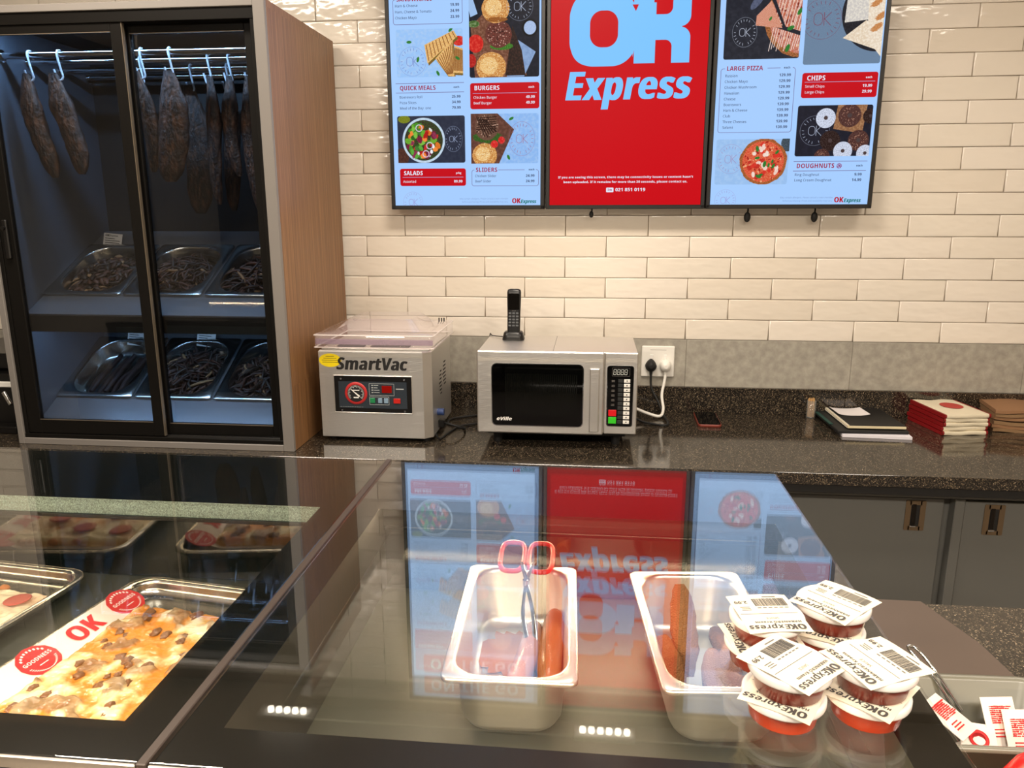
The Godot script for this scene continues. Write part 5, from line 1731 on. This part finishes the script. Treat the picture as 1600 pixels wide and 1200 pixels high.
func hot_food() -> void:
	var pan := gn_pan(0.178, 0.325, 0.012, 0.152, 0.298, 0.04, 0.096, 0.9)
	var P := [Transform3D(Basis(Vector3.UP, deg_to_rad(1.7)), Vector3(-1.357, 1.0745, 1.868)), Transform3D(Basis(Vector3.UP, deg_to_rad(5.0)), Vector3(-1.083, 1.0745, 1.862))]
	var satin := mat(Color(0.86, 0.85, 0.82), 0.36, 0.95)
	tag(mk("deep_pan", pan, satin, null, P[0]), "deep steel pan holding two sausages and the red-handled tongs", "food pan", "deep steel pans in the right case")
	tag(mk("deep_pan", pan, satin, null, P[1]), "deep steel pan holding the crumbed chicken strips, partly behind the sauce tubs", "food pan", "deep steel pans in the right case")
	# grease in the first pan
	var gp := PackedVector2Array()
	var f := noise(1.2, 4, 2)
	for i in 48:
		var a := TAU * i / 48
		var r := 1.0 + 0.35 * f.get_noise_2d(cos(a) * 2, sin(a) * 2)
		gp.append(Vector2(-0.004 + cos(a) * 0.058 * r, -0.055 + sin(a) * 0.066 * r))
	var gm := Mb.new()
	gm.x = P[0] * Transform3D(Basis(Vector3(1, 0, 0), Vector3(0, 0, 1), Vector3(0, -1, 0)), Vector3(0, -0.0945, 0))
	gm.plate(gp, -0.0012, 0.0)
	tag(mk("grease_puddle", gm, mat(Color(0.72, 0.45, 0.16), 0.12)), "orange grease spread over the bottom of the sausage pan", "grease").set_meta("kind", "stuff")
	# sausages
	var y := 0.998
	for k in 2:
		var a: Vector3 = [Vector3(-1.338, y, 1.765), Vector3(-1.304, y, 1.722)][k]
		var b: Vector3 = [Vector3(-1.358, y, 1.945), Vector3(-1.306, y, 1.925)][k]
		var pts := []
		var rad := []
		for i in 23:
			var t := i / 22.0
			pts.append(a.lerp(b, t) + Vector3(0.006 * sin(t * PI) * [1, -0.6][k], 0.001 * sin(t * 9), 0))
			rad.append([0.0185, 0.0205][k] * pow(clampf(sin(PI * clampf(t * 0.96 + 0.02, 0, 1)), 0, 1), 0.22) * (1.0 + 0.02 * sin(t * 17)))
		var s := mk("sausage", Mb.new().tube(pts, rad, 18), sausage_mat(k))
		tag(s, ["pinkish sausage in the steel pan, the left one, under the tongs", "orange-brown sausage in the steel pan, the right one, along the pan's side"][k], "sausage", "sausages in the deep pan")
	# scissor tongs with red grips
	var t := thing("tongs", "scissor tongs with two red loop grips standing in the sausage pan", "tongs")
	var hinge := Vector3(-1.353, 1.068, 1.752)
	for k in 2:
		var sd: float = [-1, 1][k]
		var arm := Mb.new()
		arm.tube(curve([hinge + Vector3(-0.010 * sd, 0.022, -0.028), hinge + Vector3(0, 0.001 * sd, 0), hinge + Vector3(0.008 * sd + 0.006, -0.034, 0.038), hinge + Vector3(0.006 * sd + 0.016, -0.062, 0.085), hinge + Vector3(0.005 * sd + 0.02, -0.075, 0.112)], 6), [0.0032, 0.0032, 0.0032, 0.0032, 0.0032, 0.0032, 0.0032, 0.0032, 0.0032, 0.0032, 0.0032, 0.0034, 0.0036, 0.0038, 0.004, 0.0042, 0.0045, 0.005, 0.0055, 0.006, 0.0062, 0.0062, 0.006, 0.005, 0.003], 10, 0.6)
		mk("arm", arm, M.chrome, t)
		var loop := []
		var c := hinge + Vector3(0.024 * sd - 0.004, 0.018, -0.056)
		for i in 33:
			var a := TAU * i / 32
			var px := signf(cos(a)) * pow(absf(cos(a)), 0.6) * 0.020
			var pz := signf(sin(a)) * pow(absf(sin(a)), 0.6) * 0.034
			loop.append(c + Vector3(px, 0.010 * -pz / 0.034, pz))
		mk("red_grip", Mb.new().tube(loop, 0.0042, 10), M.red, t)
	mk("pivot", Mb.new().lathe([Vector2(0.006, -0.005), Vector2(0.006, 0.005)], 14, hinge), M.chrome, t)
	# crumbed strips
	var spots := [[-0.055, 0.0, 0.02, 0.2, 0.10, "left, steep against the pan wall"], [-0.028, 0.03, -0.03, 0.05, 0.13, "tallest, upright near the left"], [0.012, 0.012, 0.01, -0.15, 0.12, "middle, lying lengthwise"], [0.042, 0.018, -0.02, -0.5, 0.11, "right of the middle one"], [-0.02, 0.008, 0.085, 1.2, 0.10, "nearest, lying across the pan"], [0.045, 0.026, 0.07, 0.9, 0.09, "top right, beside the sauce tubs"], [0.05, 0.004, -0.08, 0.2, 0.09, "rearmost on the right"]]
	var cm := mat(Color(0.64, 0.42, 0.22), 0.65)
	cm.heightmap_enabled = true
	cm.heightmap_texture = bump_tex(0.09, 71)
	cm.heightmap_scale = 0.4
	tri3(cm, Vector3(14, 14, 14), false)
	for i in spots.size():
		var q: Array = spots[i]
		var fn := noise(1.0, 200 + i, 3)
		var R := []
		for j in 15:
			var u := j / 14.0
			var r: float = 0.0155 * pow(maxf(sin(PI * clampf(u * 0.94 + 0.03, 0, 1)), 0.0), 0.4)
			var ring := PackedVector3Array()
			for e in 16:
				var a := TAU * e / 16
				var rr: float = r * (1.0 + 0.22 * fn.get_noise_3d(cos(a) * 2, u * 9, sin(a) * 2) + 0.15 * fn.get_noise_3d(cos(a) * 6, u * 26, sin(a) * 6))
				ring.append(Vector3(cos(a) * rr * 1.25, sin(a) * rr * 0.85, (u - 0.5) * q[4]))
			R.append(ring)
		var tilt: float = [0.75, 1.0, 0.1, 0.25, 0.15, 0.3, 0.1][i]
		var b := Basis(Vector3.UP, q[3]) * Basis(Vector3.RIGHT, tilt)
		var up: float = absf(sin(tilt)) * q[4] * 0.42 + 0.013
		tag(mk("chicken_strip", Mb.new().rings(R), cm, null, P[1] * Transform3D(b, Vector3(q[0], -0.094 + up + q[1] * 0.6, q[2] + 0.02))), "crumbed orange chicken strip in the right steel pan, %s" % q[5], "chicken strip", "chicken strips in the deep pan")

func sausage_mat(k: int) -> StandardMaterial3D:
	var m := mat([Color(0.70, 0.47, 0.38), Color(0.66, 0.39, 0.20)][k], 0.25)
	m.heightmap_enabled = true
	m.heightmap_texture = bump_tex(0.06, 81 + k)
	m.heightmap_scale = 0.05
	return tri3(m, Vector3(12, 12, 12), false)

# ------------------------------------------------------------------ sauce tubs on the glass
func cups() -> void:
	var sauce := mat(Color(0.47, 0.125, 0.015), 0.3)
	var clear := pane_mat(Color(0.5, 0.3, 0.2), 0.02)
	clear.metallic_specular = 0.25
	var lidm := mat(Color(0.90, 0.88, 0.86), 0.25)
	lidm.backlight_enabled = true
	lidm.backlight = Color(0.25, 0.25, 0.25)
	var paper := mat(Color(0.93, 0.89, 0.80), 0.6)
	var cup := Mb.new().lathe([Vector2(0.029, 0.0), Vector2(0.031, 0.0012), Vector2(0.0345, 0.0195), Vector2(0.0345, 0.0195), Vector2(0.0, 0.0196)], 48).done()
	var wall := Mb.new().lathe([Vector2(0.0300, -0.0002), Vector2(0.0322, 0.001), Vector2(0.0362, 0.0212)], 48).done()
	var lid := Mb.new().lathe([Vector2(0.0366, 0.0188), Vector2(0.0385, 0.0195), Vector2(0.0392, 0.0215), Vector2(0.0392, 0.0262), Vector2(0.0382, 0.0276), Vector2(0.036, 0.0280), Vector2(0.0345, 0.0270), Vector2(0.0, 0.0270)], 48).done()
	var lab := Mb.new()
	var n := 8
	for i in n:
		var x0 := -0.0335 + 0.067 * i / n
		var x1 := -0.0335 + 0.067 * (i + 1) / n
		var h := func(x: float, z: float) -> Vector3: return Vector3(x, 0.0006 - 0.0016 * pow(absf(x) / 0.0335, 3) * absf(z) / 0.039, z)
		for j in n:
			var z0 := -0.039 + 0.078 * j / n
			var z1 := -0.039 + 0.078 * (j + 1) / n
			lab.quad(h.call(x0, z1), h.call(x1, z1), h.call(x1, z0), h.call(x0, z0), 0)
			lab.quad(h.call(x0, z0) - Vector3(0, 0.0003, 0), h.call(x1, z0) - Vector3(0, 0.0003, 0), h.call(x1, z1) - Vector3(0, 0.0003, 0), h.call(x0, z1) - Vector3(0, 0.0003, 0), 2)
	var labm := lab.done()
	# print, reading along x with its head towards -z
	var pr := Mb.new()
	pr.x = Transform3D(Basis(Vector3.RIGHT, -PI / 2), Vector3(0, 0.0009, 0))
	letters(pr, "OK", 0.0095, Vector3(-0.029, 0.030, 0), 0, heavy, 0.95)
	letters(pr, "Express", 0.0085, Vector3(-0.0125, 0.0297, 0), 0, bold, 1.0, 0.15)
	letters(pr, "HABANERO Kraans", 0.0036, Vector3(-0.028, 0.020, 0), 0, bold, 1.1)
	letters(pr, "SAUCE", 0.0026, Vector3(0, 0.0125, 0), 1, sans)
	pr.span(-0.031, 0.031, 0.0025, 0.003, -0.0002, 0.0)
	letters(pr, "2.99", 0.0055, Vector3(0.030, -0.022, 0), 2, bold)
	rng.seed = 3
	var x := -0.027
	while x < 0.008:
		var w := rf(0.0004, 0.0011)
		pr.span(x, x + w, -0.029, -0.013, -0.0002, 0.0)
		x += w + rf(0.0004, 0.0008)
	var gr := Mb.new()
	gr.x = pr.x
	for i in 6:
		gr.span(-0.026 + i * 0.006, -0.022 + i * 0.006, -0.010, -0.0085, -0.0002, 0.0)
	for i in 3:
		gr.span(0.016, 0.029 - rf(0, 0.004), -0.006 - i * 0.003, -0.005 - i * 0.003, -0.0002, 0.0)
	gr.span(-0.02, -0.005, -0.0335, -0.032, -0.0002, 0.0)
	var prm := pr.done()
	var grm := gr.done()
	var bar := mat(Color(0.30, 0.29, 0.28), 0.7)
	var S := [[-0.983, 2.204, 116.0, 140.0, "front right"], [-1.064, 2.214, 224.0, 150.0, "front left"], [-0.987, 2.088, 134.0, 155.0, "rear right"], [-1.066, 2.122, 189.0, 100.0, "rear left"]]
	for s in S:
		for lv in 2:
			var p := thing("sauce_tub", "white-lidded tub of orange sauce, %s one of the %s stack on the glass" % [["lower", "upper"][lv], s[4]], "sauce tub", Vector3(s[0] + (0.004 if lv else 0.0), YG + 0.0005 + lv * 0.0290, s[1] - (0.002 if lv else 0.0)), "sauce tubs on the glass case")
			mk("sauce", cup, sauce, p)
			mk("clear_cup", wall, clear, p)
			mk("white_lid", lid, lidm, p)
			var l := mk("paper_label", labm, paper, p, Transform3D(Basis(Vector3.UP, deg_to_rad(s[3 - lv])) , Vector3(0.001, 0.0284, 0.001)))
			mk("label_print", prm, bar, l)
			mk("small_print", grm, M.greyink, l)

# ------------------------------------------------------------------ lower counter on the right
func side_counter() -> void:
	var c := thing("front_counter", "speckled granite counter carrying the display cases and the condiment bin", "counter")
	mk("slab", Mb.new().span(-3.6, 0.6, 0.866, 0.902, 1.44, 2.5, 0.003), M.granite, c)
	mk("body", Mb.new().span(-3.58, 0.58, 0.0, 0.866, 1.50, 2.40), mat(Color(0.85, 0.83, 0.80), 0.5), c)
	var m := Mb.new()
	m.plate(PackedVector2Array([Vector2(-0.905, -1.4415), Vector2(-0.601, -1.4415), Vector2(-0.558, -1.59), Vector2(-0.545, -1.72), Vector2(-0.50, -2.1), Vector2(-0.50, -2.42), Vector2(-0.905, -2.42)]), 0, 0.004)
	tag(mk("counter_mat", m, mat(Color(0.36, 0.31, 0.275), 0.45), null, Transform3D(Basis(Vector3.RIGHT, -PI / 2), Vector3(0, 0.9022, 0))), "plain grey-brown mat laid on the granite right of the glass case", "mat")
	# bin
	var b := Mb.new()
	var w := 0.225
	var d := 0.148
	var R := [rrect(w - 0.05, d - 0.05, 0.02, 0.0), rrect(w - 0.04, d - 0.04, 0.025, 0.006), rrect(w - 0.012, d - 0.012, 0.03, 0.135), rrect(w, d, 0.034, 0.1355), rrect(w + 0.004, d + 0.004, 0.036, 0.1385), rrect(w + 0.003, d + 0.003, 0.035, 0.1425), rrect(w - 0.006, d - 0.006, 0.032, 0.1435), rrect(w - 0.018, d - 0.018, 0.028, 0.140), rrect(w - 0.046, d - 0.046, 0.02, 0.010), rrect(w - 0.06, d - 0.06, 0.012, 0.007)]
	b.rings(R)
	var bt := Transform3D(Basis(Vector3.UP, 0.03), Vector3(-0.757, 0.9065, 1.992))
	tag(mk("condiment_bin", b, mat(Color(0.45, 0.445, 0.40), 0.3), null, bt), "grey plastic bin filled with condiment sachets beside the glass case", "bin")
	# sachets
	var SA := [[-0.035, 0.122, -0.012, 0.75, 0.35, "leftmost, leaning with a dense red print"], [-0.006, 0.098, 0.012, 0.15, 0.6, "with a red ring mark, second from the left"], [0.030, 0.118, -0.012, 0.12, 0.95, "upright at the back, second from the right"], [0.048, 0.112, 0.004, 0.08, 1.0, "upright, in front of the others"], [0.076, 0.106, 0.016, 0.05, 1.0, "rightmost, nearest the bin's front rim"], [-0.022, 0.083, 0.022, 0.4, 0.15, "with a blue stripe, lying flat at the bottom"]]
	for i in SA.size():
		var q: Array = SA[i]
		var s := thing("sachet", "white condiment sachet in the grey bin, %s" % q[5], "sachet", bt * Vector3(q[0], q[1], q[2]), "condiment sachets in the bin")
		s.rotation = Vector3(q[4] - PI / 2 + 0.0, 0, 0)
		s.basis = Basis(Vector3.UP, q[3] * (1 if i != 1 else -1)) * Basis(Vector3.RIGHT, -PI / 2 + q[4])
		var body := Mb.new()
		var G := []
		for zz in [[-0.5, 0.0], [-0.2, 0.8], [0.2, 1.0], [0.5, 0.8]]:
			G.append(zz)
		var hw := 0.021
		var hh := 0.029
		var nn := 8
		for a in nn:
			for e in nn:
				var f := func(u: float, v: float, sg: float) -> Vector3:
					return Vector3((u - 0.5) * 2 * hw, (v - 0.5) * 2 * hh, sg * (0.0003 + 0.0032 * pow(sin(PI * clampf((u - 0.1) / 0.8, 0, 1)) * sin(PI * clampf((v - 0.1) / 0.8, 0, 1)), 0.7)))
				var u0 := float(a) / nn
				var u1 := float(a + 1) / nn
				var v0 := float(e) / nn
				var v1 := float(e + 1) / nn
				body.quad(f.call(u0, v0, 1), f.call(u1, v0, 1), f.call(u1, v1, 1), f.call(u0, v1, 1), 0)
				body.quad(f.call(u0, v1, -1), f.call(u1, v1, -1), f.call(u1, v0, -1), f.call(u0, v0, -1), 2)
		mk("packet", body, mat(Color(0.90, 0.86, 0.82), 0.4), s)
		var pr := Mb.new()
		rng.seed = 500 + i
		var z := 0.0037
		if i == 1:
			var ring := Mb.new()
			ring.x = Transform3D(Basis(Vector3.RIGHT, PI / 2), Vector3(0, 0.008, z - 0.001))
			ring.lathe([Vector2(0.0075, 0.0), Vector2(0.0115, 0.0), Vector2(0.0115, 0.001), Vector2(0.0075, 0.001), Vector2(0.0075, 0.0)], 28)
			mk("red_ring", ring, M.redink, s)
		elif i == 5:
			pr.span(-0.02, 0.02, -0.006, 0.004, z - 0.001, z)
			mk("blue_stripe", pr, mat(Color(0.10, 0.10, 0.42), 0.5), s)
		else:
			for k in 9:
				var px := -0.013
				while px < 0.012:
					var pw := rf(0.001, 0.005)
					pr.span(px, px + pw, 0.017 - k * 0.0024, 0.0184 - k * 0.0024 + rf(-0.0003, 0.0006), z - 0.0015, z - rf(0, 0.0002))
					px += pw + rf(0.0004, 0.0014)
			for k in 3:
				pr.span(-0.012, rf(-0.002, 0.01), -0.010 - k * 0.004, -0.0085 - k * 0.004, z - 0.0025, z - 0.0003)
			mk("red_print", pr, M.redink, s)
	# steel tongs end resting on the bin
	var tg := Mb.new()
	var o := Vector3(-0.806, 1.062, 1.912)
	tg.tube(curve([o + Vector3(0.040, -0.05, 0.035), o + Vector3(0.014, -0.012, 0.016), o + Vector3(-0.006, 0.008, -0.004), o + Vector3(-0.010, 0.014, -0.012), o + Vector3(-0.002, 0.013, -0.014), o + Vector3(0.008, 0.006, -0.004), o + Vector3(0.022, -0.012, 0.012), o + Vector3(0.048, -0.05, 0.032)], 6), 0.0024, 8)
	tag(mk("steel_tongs", tg, M.chrome), "narrow loop end of steel tongs leaning over the grey bin's back rim", "tongs")
	var rd := Mb.new()
	rd.ball(Vector3.ZERO, Vector3(0.05, 0.098, 0.026), 18, 10)
	tag(mk("red_packet", rd, M.red, null, Transform3D(Basis(Vector3.UP, -0.3), Vector3(-0.752, 0.990, 2.115))), "bright red packet in front of the grey bin, at the picture's lower right corner", "packet")
